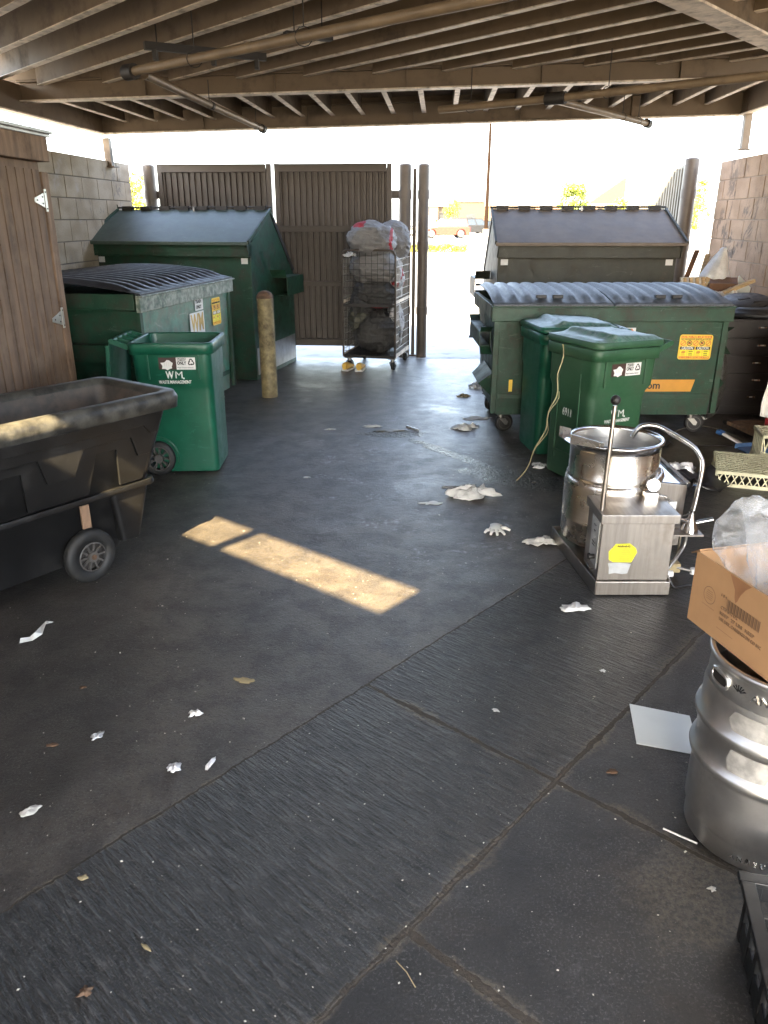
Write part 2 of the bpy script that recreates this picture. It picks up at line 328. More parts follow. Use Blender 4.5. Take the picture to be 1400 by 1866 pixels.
# ------------------------------------------------------------------ mesh helpers
class MB:
    def __init__(s): s.v = []; s.f = []; s.mi = []; s.sm = []; s.mats = []; s.T = Matrix()
    def m(s, name):
        if name not in s.mats: s.mats.append(name)
        return s.mats.index(name)
    def add(s, vs, fs, mat, smooth=False):
        n = len(s.v); k = s.m(mat)
        s.v += [tuple(s.T @ Vector(v)) for v in vs]
        for f in fs: s.f.append([i + n for i in f]); s.mi.append(k); s.sm.append(smooth)
        return s
    def box(s, c, d, mat, rot=None, taper=None):
        hx, hy, hz = d[0]/2, d[1]/2, d[2]/2
        vs = [(-hx,-hy,-hz),(hx,-hy,-hz),(hx,hy,-hz),(-hx,hy,-hz),(-hx,-hy,hz),(hx,-hy,hz),(hx,hy,hz),(-hx,hy,hz)]
        if taper: vs = [(v[0]*(taper[0] if v[2] < 0 else 1), v[1]*(taper[1] if v[2] < 0 else 1), v[2]) for v in vs]
        if rot is not None:
            if not isinstance(rot, Matrix): rot = Matrix.Rotation(rot, 3, 'Z')
            vs = [tuple(rot.to_3x3() @ Vector(v)) for v in vs]
        vs = [(v[0]+c[0], v[1]+c[1], v[2]+c[2]) for v in vs]
        return s.add(vs, [(3,2,1,0),(4,5,6,7),(0,1,5,4),(1,2,6,5),(2,3,7,6),(3,0,4,7)], mat)
    def bar(s, a, b, wd, ht, mat):                                  # rectangular bar from a to b
        a, b = Vector(a), Vector(b); d = b - a
        q = d.to_track_quat('X', 'Z').to_matrix()
        return s.box(tuple((a + b) / 2), (d.length, wd, ht), mat, q)
    def prism(s, poly, lo, hi, mat, axis='z', smooth=False):        # poly in the two other axes
        n = len(poly)
        def p(a, b, c): return (a, b, c) if axis == 'z' else ((c, a, b) if axis == 'x' else (a, c, b))
        vs = [p(a, b, lo) for a, b in poly] + [p(a, b, hi) for a, b in poly]
        fs = [tuple(range(n))[::-1], tuple(range(n, 2*n))] + [(i, (i+1) % n, n + (i+1) % n, n + i) for i in range(n)]
        k = len(s.f); s.add(vs, fs, mat)
        if smooth:
            for i in range(k + 2, len(s.f)): s.sm[i] = True
        return s
    def loft(s, rings, mat, caps=(True, True), smooth=True, closed=True):
        n = len(rings[0]); vs = [p for r in rings for p in r]; fs = []
        for i in range(len(rings) - 1):
            for j in range(n if closed else n - 1):
                a, b = i*n + j, i*n + (j+1) % n; fs.append((a, b, b + n, a + n))
        s.add(vs, fs, mat, smooth)
        for c, r in ((0, rings[0][::-1]), (1, rings[-1])):
            if caps[c]: s.add(r, [tuple(range(n))], mat)
        return s
    def lathe(s, prof, mat, seg=32, c=(0,0,0), axis='z', smooth=True, a0=0, a1=2*PI):
        full = abs(a1 - a0 - 2*PI) < 1e-6
        rings = []
        for r, h in prof:
            ring = []
            for k in range(seg if full else seg + 1):
                t = a0 + (a1 - a0) * k / seg; x, y = r*math.cos(t), r*math.sin(t)
                p = (x, y, h) if axis == 'z' else ((h, x, y) if axis == 'x' else (y, h, x))
                ring.append((p[0]+c[0], p[1]+c[1], p[2]+c[2]))
            rings.append(ring)
        return s.loft(rings, mat, (False, False), smooth, full)
    def cyl(s, c, r, h, mat, seg=20, axis='z', r2=None):
        r2 = r if r2 is None else r2
        return s.lathe([(0, 0), (r, 0)], mat, seg, c, axis, False).lathe([(r, 0), (r2, h)], mat, seg, c, axis).lathe([(r2, h), (0, h)], mat, seg, c, axis, False)
    def tube(s, pts, r, mat, seg=10, caps=True):
        pts = [Vector(p) for p in pts]; rings = []; n = len(pts); up = None
        for i, p in enumerate(pts):
            d = (pts[min(i+1, n-1)] - pts[max(i-1, 0)]).normalized()
            if up is None: up = Vector((0,0,1)) if abs(d.z) < .9 else Vector((1,0,0))
            a = d.cross(up).normalized(); bb = a.cross(d).normalized(); up = bb
            rr = r[i] if isinstance(r, (list, tuple)) else r
            rings.append([tuple(p + a*math.cos(2*PI*k/seg)*rr + bb*math.sin(2*PI*k/seg)*rr) for k in range(seg)])
        return s.loft(rings, mat, (caps, caps))
    def ball(s, c, r, mat, seg=16, sc=(1,1,1)):
        rings = []
        for i in range(seg//2 + 1):
            t = PI*i/(seg//2); rr = max(1e-4, math.sin(t)); z = -math.cos(t)
            rings.append([(c[0]+r*sc[0]*rr*math.cos(2*PI*k/seg), c[1]+r*sc[1]*rr*math.sin(2*PI*k/seg), c[2]+r*sc[2]*z) for k in range(seg)])
        return s.loft(rings, mat, (False, False))
    def text(s, body, size, T, mat, bold=.0, ext=.0006, width=None):
        c = bpy.data.curves.new('lettering', 'FONT'); c.body = body; c.size = size; c.align_x = 'CENTER'; c.align_y = 'CENTER'
        c.offset = bold * size; c.extrude = ext; c.resolution_u = 3
        o = bpy.data.objects.new('lettering', c); COL.objects.link(o)
        dg = bpy.context.evaluated_depsgraph_get(); dg.update()
        me = bpy.data.meshes.new_from_object(o.evaluated_get(dg))
        vs = [Vector(v.co) for v in me.vertices]
        if width and vs:
            lo = min(v.x for v in vs); hi = max(v.x for v in vs); k = width / max(1e-6, hi - lo)
            for v in vs: v.x = (v.x - (lo+hi)/2) * k
        s.add([tuple(T @ v) for v in vs], [tuple(p.vertices) for p in me.polygons], mat)
        bpy.data.objects.remove(o); bpy.data.curves.remove(c); bpy.data.meshes.remove(me)
        return s
    def build(s, name, parent=None, bevel=0, loc=None, rz=0, solid=0, merge=False, subd=0):
        me = bpy.data.meshes.new(name); me.from_pydata(s.v, [], s.f)
        for n in s.mats: me.materials.append(MATS[n])
        me.polygons.foreach_set('material_index', s.mi); me.polygons.foreach_set('use_smooth', s.sm)
        me.update()
        bm = bmesh.new(); bm.from_mesh(me)
        if merge: bmesh.ops.remove_doubles(bm, verts=bm.verts, dist=1e-4)
        bmesh.ops.recalc_face_normals(bm, faces=bm.faces); bm.to_mesh(me); bm.free()
        o = bpy.data.objects.new(name, me); COL.objects.link(o)
        if parent is not None: o.parent = parent
        if loc is not None: o.location = loc
        if rz: o.rotation_euler.z = rz
        if solid:
            md = o.modifiers.new('thickness', 'SOLIDIFY'); md.thickness = solid
        if subd:
            md = o.modifiers.new('subdiv', 'SUBSURF'); md.levels = subd; md.render_levels = subd
        if bevel:
            md = o.modifiers.new('bevel', 'BEVEL'); md.width = bevel; md.segments = 2; md.limit_method = 'ANGLE'; md.angle_limit = R(40)
            md.harden_normals = False
        return o
def tag(o, label=None, cat=None, group=None, kind=None):
    if label: o['label'] = label
    if cat: o['category'] = cat
    if group: o['group'] = group
    if kind: o['kind'] = kind
    return o
def thing(name, label, cat, loc=(0,0,0), rz=0, group=None):
    o = bpy.data.objects.new(name, None); COL.objects.link(o); o.empty_display_size = .2
    o.location = loc; o.rotation_euler.z = rz
    return tag(o, label, cat, group)
def children(o): return [c for c in bpy.data.objects if c.parent == o]
def copy_tree(o, parent=None):
    c = o.copy(); COL.objects.link(c); c.parent = parent
    for ch in children(o): copy_tree(ch, c)
    return c
def frame(o, right, up=(0,0,1)):                                   # x along right, y along up, z outwards
    r = Vector(right).normalized(); u = Vector(up).normalized(); n = r.cross(u).normalized(); u = n.cross(r)
    return Matrix(((r.x,u.x,n.x,o[0]),(r.y,u.y,n.y,o[1]),(r.z,u.z,n.z,o[2]),(0,0,0,1)))
AN = R(3.9)                                                        # the yard is turned a little from the view
def W(xs, ys, z=0): return (xs*math.cos(AN) + ys*math.sin(AN), -xs*math.sin(AN) + ys*math.cos(AN), z)
def S(X, Y): return (X*math.cos(AN) - Y*math.sin(AN), X*math.sin(AN) + Y*math.cos(AN))
def fract(x, y, z, k=1.0): return noise.noise(Vector((x*k, y*k, z*k)))
def rrect(w, d, r, n=4, cx=0, cy=0):                                # rounded rectangle outline
    out = []
    for (sx, sy, a0) in ((1,1,0),(-1,1,90),(-1,-1,180),(1,-1,270)):
        for k in range(n+1):
            a = R(a0 + 90*k/n); out.append((cx + sx*(w/2 - r) + r*math.cos(a), cy + sy*(d/2 - r) + r*math.sin(a)))
    return out

# ------------------------------------------------------------------ ground
b = MB(); b.add([(-900,-900,-.03),(900,-900,-.03),(900,900,-.03),(-900,900,-.03)], [(0,1,2,3)], 'asphalt')
tag(b.build('parking_lot'), kind='structure')
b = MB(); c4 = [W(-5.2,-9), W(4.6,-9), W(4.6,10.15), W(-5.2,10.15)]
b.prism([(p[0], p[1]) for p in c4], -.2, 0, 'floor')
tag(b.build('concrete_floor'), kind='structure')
b = MB(); c4 = [W(-6,10.16), W(7,10.16), W(7,16.5), W(-6,16.5)]
b.prism([(p[0], p[1]) for p in c4], -.2, -.004, 'apron_concrete')
tag(b.build('driveway_apron'), kind='structure')
b = MB()
for i in range(-6, 9):
    b.box((i*2.8 + 4, 66, -.024), (.1, 5, .006), 'line_white')
tag(b.build('bay_markings'), kind='structure')

# ------------------------------------------------------------------ block walls
def block_wall(name, label, xs, ys0, ys1, face, mname, mort, ragged):
    root = thing(name, label, 'wall', W(xs, 0), -AN)
    m = MB(); bl = MB(); rnd = random.Random(int(xs*10))
    th = .2; ch = .2136; L = .405
    cx = -face * th/2
    m.box((cx, (ys0+ys1)/2 - .01, 2.345/2), (th - .014, ys1 - ys0 - .02, 2.345), mort)
    for r_ in range(11):
        y = ys1 - (L/2 if r_ % 2 else 0); z0 = r_*ch
        first = True
        if r_ % 2: 
            bl.box((cx, ys1 - L/4, z0 + ch/2), (th, L/2 - .009, ch - .009), mname)
        while y > ys0:
            ln = min(L, y - ys0)
            j = rnd.uniform(-.0025, .0025)
            bl.box((cx + j, y - ln/2, z0 + ch/2), (th, ln - .009, ch - .009), mname)
            y -= ln
    m.build('mortar', root); bl.build('blocks', root, bevel=.004)
    return root
block_wall('block_wall', 'grey brown concrete block wall behind the shed and the dark green dumpsters', -3.85, -3.0, 10.15, 1, 'block_left', 'mortar_dark', 0)
block_wall('block_wall', 'tan concrete block wall with blotchy dark stains beside the pile of scrap wood', 3.3, 1.0, 10.2, -1, 'block_right', 'mortar', 1)

bw = thing('rear_fill_blocker', 'unseen wall added behind the viewer to cut the warm bounce light', 'wall', W(0, -4.1), -AN)  # out of view, added to block warm bounce light from behind
bm = MB(); bm.box((-2.9, 0, 1.6), (4.4, .2, 3.2), 'mortar_dark'); bm.build('wall', bw)
bm = MB(); bm.box((-1.2, .11, 1.05), (1.0, .04, 2.1), 'gate_paint'); bm.build('door', bw, bevel=.004)  # door of the added wall, unseen as well
# ------------------------------------------------------------------ canopy
can = thing('canopy', 'brown painted steel canopy with corrugated deck over the dumpster bay', 'canopy')
can.rotation_euler = (0, -math.atan(.0196), -AN)
XL, XR = -3.85, 3.30
def cbox(bm, x0, x1, y0, y1, z0, z1, mt): bm.box(((x0+x1)/2, (y0+y1)/2, (z0+z1)/2), (x1-x0, y1-y0, z1-z0), mt)
def ibeam_x(y, z0, h, x0, x1, name):
    bm = MB(); cbox(bm, x0, x1, y-.008, y+.008, z0+.012, z0+h-.012, 'roof_paint')
    cbox(bm, x0, x1, y-.065, y+.065, z0, z0+.012, 'beam_flange'); cbox(bm, x0, x1, y-.065, y+.065, z0+h-.012, z0+h, 'roof_paint')
    for k in range(1, 6):
        xx = x0 + (x1-x0)*k/6; cbox(bm, xx, xx+.008, y-.05, y+.05, z0+.012, z0+h-.012, 'roof_paint')
    return bm.build(name, can)
ibeam_x(9.6, 2.705, .235, XL, XR, 'end_beam')
ibeam_x(7.79, 2.805, .17, XL, XR, 'cross_beam')
for xx, nm in ((XL, 'side_beam'), (XR, 'side_beam')):
    bm = MB(); s_ = -1 if xx < 0 else 1
    cbox(bm, xx-.05, xx+.05, -4.0, 9.66, 2.70, 2.712, 'beam_flange'); cbox(bm, xx-.008, xx+.008, -4.0, 9.66, 2.712, 2.95, 'roof_paint')
    bm.build(nm, can)
# joists of the end bay
k = 0; x = -3.55
while x < 3.2:
    bm = MB(); cbox(bm, x-.004, x+.004, 7.86, 9.53, 2.822, 3.0, 'roof_paint')
    cbox(bm, x-.004, x+.044, 7.86, 9.53, 2.815, 2.822, 'beam_flange')
    bm.build('joist', can); x += .338
# corrugated deck of the end bay, ribs running across
bm = MB(); prof = []; y = 7.72
while y < 9.75: prof += [(y, 3.002), (y+.03, 3.002), (y+.045, 3.035), (y+.075, 3.035)]; y += .09
vs = [(-4.25, p[0], p[1]) for p in prof] + [(3.75, p[0], p[1]) for p in prof]; n = len(prof)
bm.add(vs, [(i, i+1, n+i+1, n+i) for i in range(n-1)], 'deck_paint')
bm.build('end_deck', can, solid=.004)
bm = MB(); cbox(bm, -4.25, 3.75, 7.70, 7.712, 2.975, 3.17, 'roof_paint'); bm.build('closure_plate', can)
bm = MB(); cbox(bm, -4.25, 3.75, 9.66, 9.672, 2.90, 3.06, 'roof_paint'); bm.build('closure_plate', can)
# near bay: purlins laid on the diagonal
Nv = Vector((.7096, .7046)); Ev = Vector((-.7046, .7096))
def clip_line(n0, lo, hi):
    best = []
    for i in range(900):
        e = lo + (hi-lo)*i/899; X = n0*Nv.x + e*Ev.x; Y = n0*Nv.y + e*Ev.y; xs, ys = S(X, Y)
        if XL+.01 < xs < XR-.01 and -3.9 < ys < 7.72: best.append(e)
    return (min(best), max(best)) if len(best) > 5 else None
for k in range(-3, 20):
    n0 = 2.58 + .405*k
    cl = clip_line(n0, -9, 9)
    if not cl: continue
    P = [S(n0*Nv.x + e*Ev.x, n0*Nv.y + e*Ev.y) for e in cl]
    bm = MB(); a, c = Vector((*P[0], 0)), Vector((*P[1], 0))
    d = (c-a).normalized(); nn = Vector((d.y, -d.x, 0)) * -1
    bm.bar(a + Vector((0,0,2.93+.11)), c + Vector((0,0,2.93+.11)), .010, .205, 'roof_paint')
    bm.bar(a + nn*-.026 + Vector((0,0,2.933)), c + nn*-.026 + Vector((0,0,2.933)), .062, .006, 'beam_flange')
    bm.build('purlin', can)
# heavy beam crossing under the purlins
P0 = S(2.45*Ev.x - 3*Nv.x, 2.45*Ev.y - 3*Nv.y)
hb0 = S(1.54 - 1.31*2.0, 4.76 - 1.5*2.0); hb1 = S(1.54 + 1.31*1.25, 4.76 + 1.5*1.25)
bm = MB()
for z0, z1, wd, mt in ((2.80, 2.815, .17, 'beam_flange'), (2.815, 3.12, .014, 'roof_paint')):
    bm.bar((hb0[0], hb0[1], (z0+z1)/2), (hb1[0], hb1[1], (z0+z1)/2), wd, z1-z0, mt)
bm.build('girder', can)
# roof sheets either side of a long slot that lets the sun in
def clip(poly, nx, ny, d):                                          # keep nx*x+ny*y >= d
    out = []
    for i in range(len(poly)):
        p, q = poly[i], poly[(i+1) % len(poly)]; a = nx*p[0]+ny*p[1]-d; c = nx*q[0]+ny*q[1]-d
        if a >= 0: out.append(p)
        if (a >= 0) != (c >= 0): t = a/(a-c); out.append((p[0]+(q[0]-p[0])*t, p[1]+(q[1]-p[1])*t))
    return out
ZD = 3.15
full = [(-4.3, -4.0), (3.8, -4.0), (3.8, 7.715), (-4.3, 7.715)]
def Sd(vx, vy): return (vx*math.cos(AN) - vy*math.sin(AN), vx*math.sin(AN) + vy*math.cos(AN))
nS = Sd(.639, .769); eS = Sd(-.769, .639)
ZD = 3.15
nc = 2.624 - 1.237*ZD; ec = .5075*ZD
nS = (nS[0] + 1.237*.0196, nS[1]); eS = (eS[0] + .5075*.0196, eS[1])
bm = MB()
hw = .158
pieces = [clip(full, nS[0], nS[1], nc + hw), clip(full, -nS[0], -nS[1], -(nc - hw))]
slot = clip(clip(full, nS[0], nS[1], nc - hw), -nS[0], -nS[1], -(nc + hw))
pieces.append(clip(slot, -eS[0], -eS[1], -(2.0 - ec)))              # closed before the slot starts
pieces.append(clip(clip(slot, eS[0], eS[1], 3.165 - ec), -eS[0], -eS[1], -(3.235 - ec)))
for pc in pieces:
    if len(pc) > 2: bm.prism(pc, ZD, ZD + .02, 'deck_paint')
bm.build('deck', can)
# steel posts standing on the walls
for xs, ys, zt in ((-3.80, 9.55, 2.62), (3.32, 9.45, 2.76)):
    bm = MB(); bm.box((xs, ys, (2.35+zt)/2 + .02), (.075, .075, zt-2.35+.04), 'roof_paint'); bm.box((xs, ys, 2.358), (.16, .16, .012), 'roof_paint')
    o = bm.build('post', can)
# sprinkler pipes
def pipe_thing(label, segs, fittings, hangers):
    t = thing('sprinkler_pipe', label, 'pipe', segs[0][0][0])
    o0 = Vector(segs[0][0][0])
    for pts, r in segs:
        bm = MB(); bm.tube([Vector(p)-o0 for p in pts], r, 'pipe_paint', 16); bm.build('pipe_run', t)
    for p, q, r in fittings:
        bm = MB(); bm.tube([Vector(p)-o0, Vector(q)-o0], r, 'iron_dark', 14); bm.build('coupling', t)
    for p, z1, r in hangers:
        bm = MB(); p = Vector(p)-o0
        ring = [p + Vector((r*math.sin(a), 0, r*math.cos(a))) for a in [2*PI*i/12 for i in range(13)]]
        bm.tube(ring, .003, 'iron_dark', 6); bm.tube([p+Vector((0,0,r)), p+Vector((0,0,z1))], .004, 'iron_dark', 6); bm.build('hanger', t)
    return t
pipe_thing('brown sprinkler pipe whose thin branch slopes towards the gates at left', [
    ([(-1.74, 6.00, 2.66), (0.0, 4.62, 2.68), (3.4, 1.9, 2.72)], .029), ([(-1.66, 6.06, 2.655), (-1.55, 7.0, 2.64), (-1.30, 9.2, 2.62)], .030)],
    [((-1.78, 6.03, 2.66), (-1.70, 5.97, 2.66), .050), ((-1.31, 9.12, 2.62), (-1.30, 9.22, 2.62), .042), ((-1.50, 7.45, 2.635), (-1.495, 7.5, 2.635), .034)],
    [((-1.33, 8.9, 2.62), .2, .034), ((-1.50, 7.42, 2.635), .19, .034), ((-1.2, 5.57, 2.666), .28, .05), ((-.45, 4.98, 2.675), .28, .05)])
pipe_thing('brown sprinkler pipe with a branch slanting to the right corner of the canopy', [
    ([(.49, 7.62, 2.62), (1.40, 7.0, 2.63), (2.75, 6.09, 2.66), (3.15, 5.8, 2.66)], .031), ([(1.38, 7.06, 2.63), (2.05, 7.95, 2.635), (2.75, 8.9, 2.64)], .030)],
    [((1.32, 7.06, 2.63), (1.46, 6.96, 2.63), .047), ((2.70, 8.83, 2.64), (2.76, 8.92, 2.64), .042)],
    [((2.55, 8.6, 2.64), .2, .034), ((2.3, 8.28, 2.64), .2, .034), ((1.75, 6.77, 2.64), .3, .046), ((.75, 7.45, 2.62), .3, .046)])
t = thing('conduit_rack', 'dark slotted rack hanging beside the sprinkler pipe elbow', 'rack', (-1.66, 6.12, 2.84))
bm = MB(); bm.bar((0,0,0), (.78,.42,.0), .045, .05, 'iron_dark'); bm.build('rail', t)
for f in (.08, .55, .92):
    bm = MB(); bm.box((.78*f, .42*f, -.05), (.03, .05, .07), 'iron_dark'); bm.build('clamp', t)
for f in (.1, .9):
    bm = MB(); bm.tube([(.78*f, .42*f, .02), (.78*f, .42*f, .27)], .005, 'iron_dark', 6); bm.build('hanger_rod', t)
bm = MB(); bm.bar((0,0,0), (.28,.16,0), .06, .025, 'iron_dark')
for f in (.2, .8): bm.tube([(.28*f, .16*f, 0), (.28*f, .16*f, .26)], .004, 'iron_dark', 6)
tag(bm.build('junction_plate', loc=(-.62, 5.55, 2.80)), 'small dark plate hung under the purlins near the middle', 'plate')

# ------------------------------------------------------------------ wooden shed
sh = thing('storage_shed', 'weathered brown plywood shed with grooved door and pale strap hinges', 'shed', W(-2.585, 5.28), -AN)
bm = MB(); bm.box((-.62, -1.95, 1.03), (1.20, 3.9, 2.06), 'wood_siding'); bm.build('body', sh)
bm = MB(); bm.box((.022, -.045, 1.0), (.035, .085, 2.0), 'wood_trim'); bm.build('corner_trim', sh, bevel=.003)
bm = MB(); bm.box((-.01, -2.0, 2.145), (.11, 4.08, .165), 'wood_trim'); bm.build('fascia', sh, bevel=.006)
bm = MB(); bm.box((-.62, -2.0, 2.235), (1.40, 4.12, .02), 'galvanised'); bm.box((.045, -2.0, 2.222), (.02, 4.13, .03), 'galvanised'); bm.build('roof_flashing', sh, bevel=.004)
for k_ in range(3):
    bm = MB(); y1 = -.10 - 1.25*k_; y0 = y1 - 1.22
    bm.box((.014, (y0+y1)/2, 1.02), (.022, 1.22, 1.98), 'groove')
    y = y1
    while y - .1 > y0 - .01:
        bm.box((.022, y - .049, 1.02), (.022, .086, 1.98), 'wood_siding'); y -= .1015
    d_ = bm.build('door', sh)
    if k_ == 0:
        for z in (1.83, 1.09, .45):
            h = MB(); h.box((.040, y1 + .018, z), (.006, .028, .135), 'hinge_metal')
            h.prism([(y1-.005, z-.045), (y1-.005, z+.045), (y1-.13, z+.012), (y1-.13, z-.012)], .0365, .0415, 'hinge_metal', 'x')
            for dy, dz in ((.018,.05),(.018,-.05),(-.03,.02),(-.03,-.02),(-.1,0)):
                h.cyl((.043, y1+dy, z+dz), .005, .003, 'iron_dark', 8, 'x')
            h.cyl((.042, y1, z-.045), .006, .004, 'hinge_metal', 8, 'x')
            h.build('hinge', d_, bevel=.001)

# ------------------------------------------------------------------ gates and their posts
def corrugated(bm, x0, x1, z0, z1, y, mt, pitch=.075, dep=.028):
    xs = x0; pts = []
    while xs < x1: pts += [(xs, 0), (xs+pitch*.42, 0), (xs+pitch*.5, dep), (xs+pitch*.92, dep)]; xs += pitch
    pts = [(min(p[0], x1), p[1]) for p in pts]; n = len(pts)
    bm.add([(p[0], y+p[1], z0) for p in pts] + [(p[0], y+p[1], z1) for p in pts], [(i, i+1, n+i+1, n+i) for i in range(n-1)], mt)
def gate(label, xs0, xs1, ys, mt, rz=0, hinge_left=True, group=None):
    wd = xs1 - xs0
    t = thing('metal_gate', label, 'gate', W(xs0, ys), -AN + rz)
    bm = MB(); corrugated(bm, .05, wd-.05, .18, 2.30, .0, mt); bm.build('corrugated_panel', t, solid=.003)
    for x_ in (.03, wd-.03): bm = MB(); bm.box((x_, .0, 1.25), (.06, .06, 2.2), mt); bm.build('stile', t, bevel=.003)
    for z, h in ((2.30, .09), (1.60, .075), (.94, .06), (.20, .09)):
        bm = MB(); bm.box((wd/2, -.034, z), (wd-.125, .03, h), mt); bm.box((wd/2, -.055, z+h/2-.006), (wd-.13, .03, .012), mt); bm.build('rail', t, bevel=.003)
    return t
gate('brown corrugated gate leaf behind the slant topped green dumpster', -3.52, -2.09, 10.22, 'gate_paint')
gate('brown corrugated gate leaf behind the laundry cart', -2.05, -.60, 10.22, 'gate_paint')
gate('pale sunlit gate leaf folded open outside the right hand post', 3.02, 4.4, 10.45, 'gate_pale', rz=R(98))
def gpost(label, xs, ys, r, h, arms=()):
    t = thing('gate_post', label, 'post', W(xs, ys), -AN, 'round steel gate posts')
    bm = MB(); bm.cyl((0,0,0), r, h, 'gate_post', 28); bm.build('pole', t)
    bm = MB(); bm.lathe([(r, h-.004), (r*.97, h+.012), (r*.5, h+.022), (0, h+.024)], 'gate_post', 28); bm.build('cap', t)
    for z in (1.95, 1.35, .55):
        bm = MB(); bm.cyl((0,0,z), r+.008, .10, 'gate_post', 28)
        for s_ in arms: bm.box((s_*(r+.06), 0, z+.05), (.14, .03, .09), 'gate_paint')
        bm.build('collar', t, bevel=.002)
gpost('gate post seen past the left end of the block wall', -3.66, 10.30, .075, 2.33, (1,))
gpost('gate post hinging the leaf behind the laundry cart', -.44, 10.30, .075, 2.33, (-1,))
gpost('free standing gate post just right of the laundry cart', -.21, 10.32, .068, 2.33)
gpost('gate post standing at the end of the tan block wall', 3.0, 10.32, .085, 2.38)
bm = MB(); bm.box((0,0,1.15), (.045,.045,2.3), 'gate_paint'); bm.box((0,0,.01), (.12,.12,.02), 'gate_paint')
tag(bm.build('gate_stop', loc=W(-.325, 10.42), rz=-AN), 'slim square steel post between the two round posts by the cart', 'post')

# ------------------------------------------------------------------ bollard
bo = thing('bollard', 'yellow steel bollard with rusty top and peeling paint', 'bollard', (-1.18, 7.86, 0))
bm = MB(); bm.cyl((0,0,0), .082, .99, 'yellow_post', 28); bm.build('pipe', bo)
bm = MB(); bm.lathe([(.083,.985),(.080,1.01),(.062,1.04),(.03,1.055),(0,1.058)], 'rust', 28); bm.build('cap', bo)

# ------------------------------------------------------------------ dumpsters
def recycle(bm, T, r, mt, z=.0012):
    for k in range(3):
        a = R(90 + 120*k); A = T @ Matrix.Rotation(a - PI/2, 4, 'Z')
        def P(x, y): return tuple(A @ Vector((x*r, y*r, z)))
        bm.add([P(-.30,.95), P(.22,.95), P(.50,.48), P(.26,.34), P(.06,.66), P(-.14,.66), P(-.34,.36), P(-.56,.50)], [tuple(range(8))], mt)
        bm.add([P(.60,.62), P(.10,.26), P(.62,-.02)], [(0,1,2)], mt)
def quad(bm, T, x0, y0, x1, y1, mt, z=0.0):
    bm.add([tuple(T @ Vector(p)) for p in ((x0,y0,z),(x1,y0,z),(x1,y1,z),(x0,y1,z))], [(0,1,2,3)], mt)
def rquad(bm, T, x0, y0, x1, y1, r, mt, z=0.0):
    pts = rrect(x1-x0, y1-y0, r, 4, (x0+x1)/2, (y0+y1)/2); bm.add([tuple(T @ Vector((p[0], p[1], z))) for p in pts], [tuple(range(len(pts)))], mt)
def caution_sticker(parent, T, wd, ht):
    bm = MB(); rquad(bm, T, -wd/2, -ht/2, wd/2, ht/2, .02, 'label_yellow')
    w2 = wd/2 - .012
    quad(bm, T, -w2, ht*.36, w2, ht*.46, 'label_red', .0005); bm.text('DO NOT PARK OR BLOCK', .033, T @ Matrix.Translation((0, ht*.41, .001)), 'label_yellow', .02, width=wd*.86)
    bm.text('NO HAZARDOUS WASTES ACCEPTED', .02, T @ Matrix.Translation((0, ht*.315, .001)), 'label_black', .01, width=wd*.9)
    for k in range(5):
        cx = -wd*.38 + wd*.19*k; cy = ht*.16
        ring = [(cx + .022*math.cos(a), cy + .022*math.sin(a)) for a in [2*PI*i/20 for i in range(20)]]
        inn = [(cx + .017*math.cos(a), cy + .017*math.sin(a)) for a in [2*PI*i/20 for i in range(20)]]
        vs = [tuple(T @ Vector((*p, .001))) for p in ring + inn]
        bm.add(vs, [(i, (i+1) % 20, 20+(i+1) % 20, 20+i) for i in range(20)], 'label_red' if k % 2 == 0 else 'label_black')
        s_ = math.sin(R(45))*.02; bm.add([tuple(T @ Vector((cx+a, cy+c, .0012))) for a, c in ((-s_-.002,-s_+.002),(-s_+.002,-s_-.002),(s_+.002,s_-.002),(s_-.002,s_+.002))], [(0,1,2,3)], 'label_red')
        if k in (1, 3): quad(bm, T, cx-.010, cy-.008, cx+.010, cy+.010, 'label_black', .0009)
    for s_ in (-1, 1):
        quad(bm, T, (-w2 if s_ < 0 else .004), -ht*.10, (-.004 if s_ < 0 else w2), ht*.02, 'label_black', .0006)
        bm.text('CAUTION', .032, T @ Matrix.Translation((s_*wd*.235, -ht*.042, .0012)), 'label_white', .02, width=wd*.34)
    for k in range(4):
        x0 = -w2 + (2*w2)*k/4 + .004; x1 = -w2 + (2*w2)*(k+1)/4 - .004
        quad(bm, T, x0, -ht*.36, x1, -ht*.12, 'label_bright_yellow', .0006)
        for j in range(5 if k % 2 else 2): quad(bm, T, x0+.008, -ht*.33+j*.014, x1-.012-.004*(j % 2), -ht*.33+j*.014+.005, 'label_black' if k % 2 else 'label_orange', .0012)
        if k % 2 == 0:
            cx, cy = (x0+x1)/2, -ht*.20; bm.add([tuple(T @ Vector((cx+.018*math.cos(a), cy+.010*math.sin(a), .0012))) for a in [2*PI*i/10 for i in range(10)]], [tuple(range(10))], 'label_orange')
    quad(bm, T, -w2, -ht*.46, w2, -ht*.37, 'label_red', .0005); bm.text('NO PUBLIC DUMPING BINS IN PERM', .02, T @ Matrix.Translation((0, -ht*.415, .001)), 'label_yellow', .01, width=wd*.88)
    return bm.build('sticker', parent)
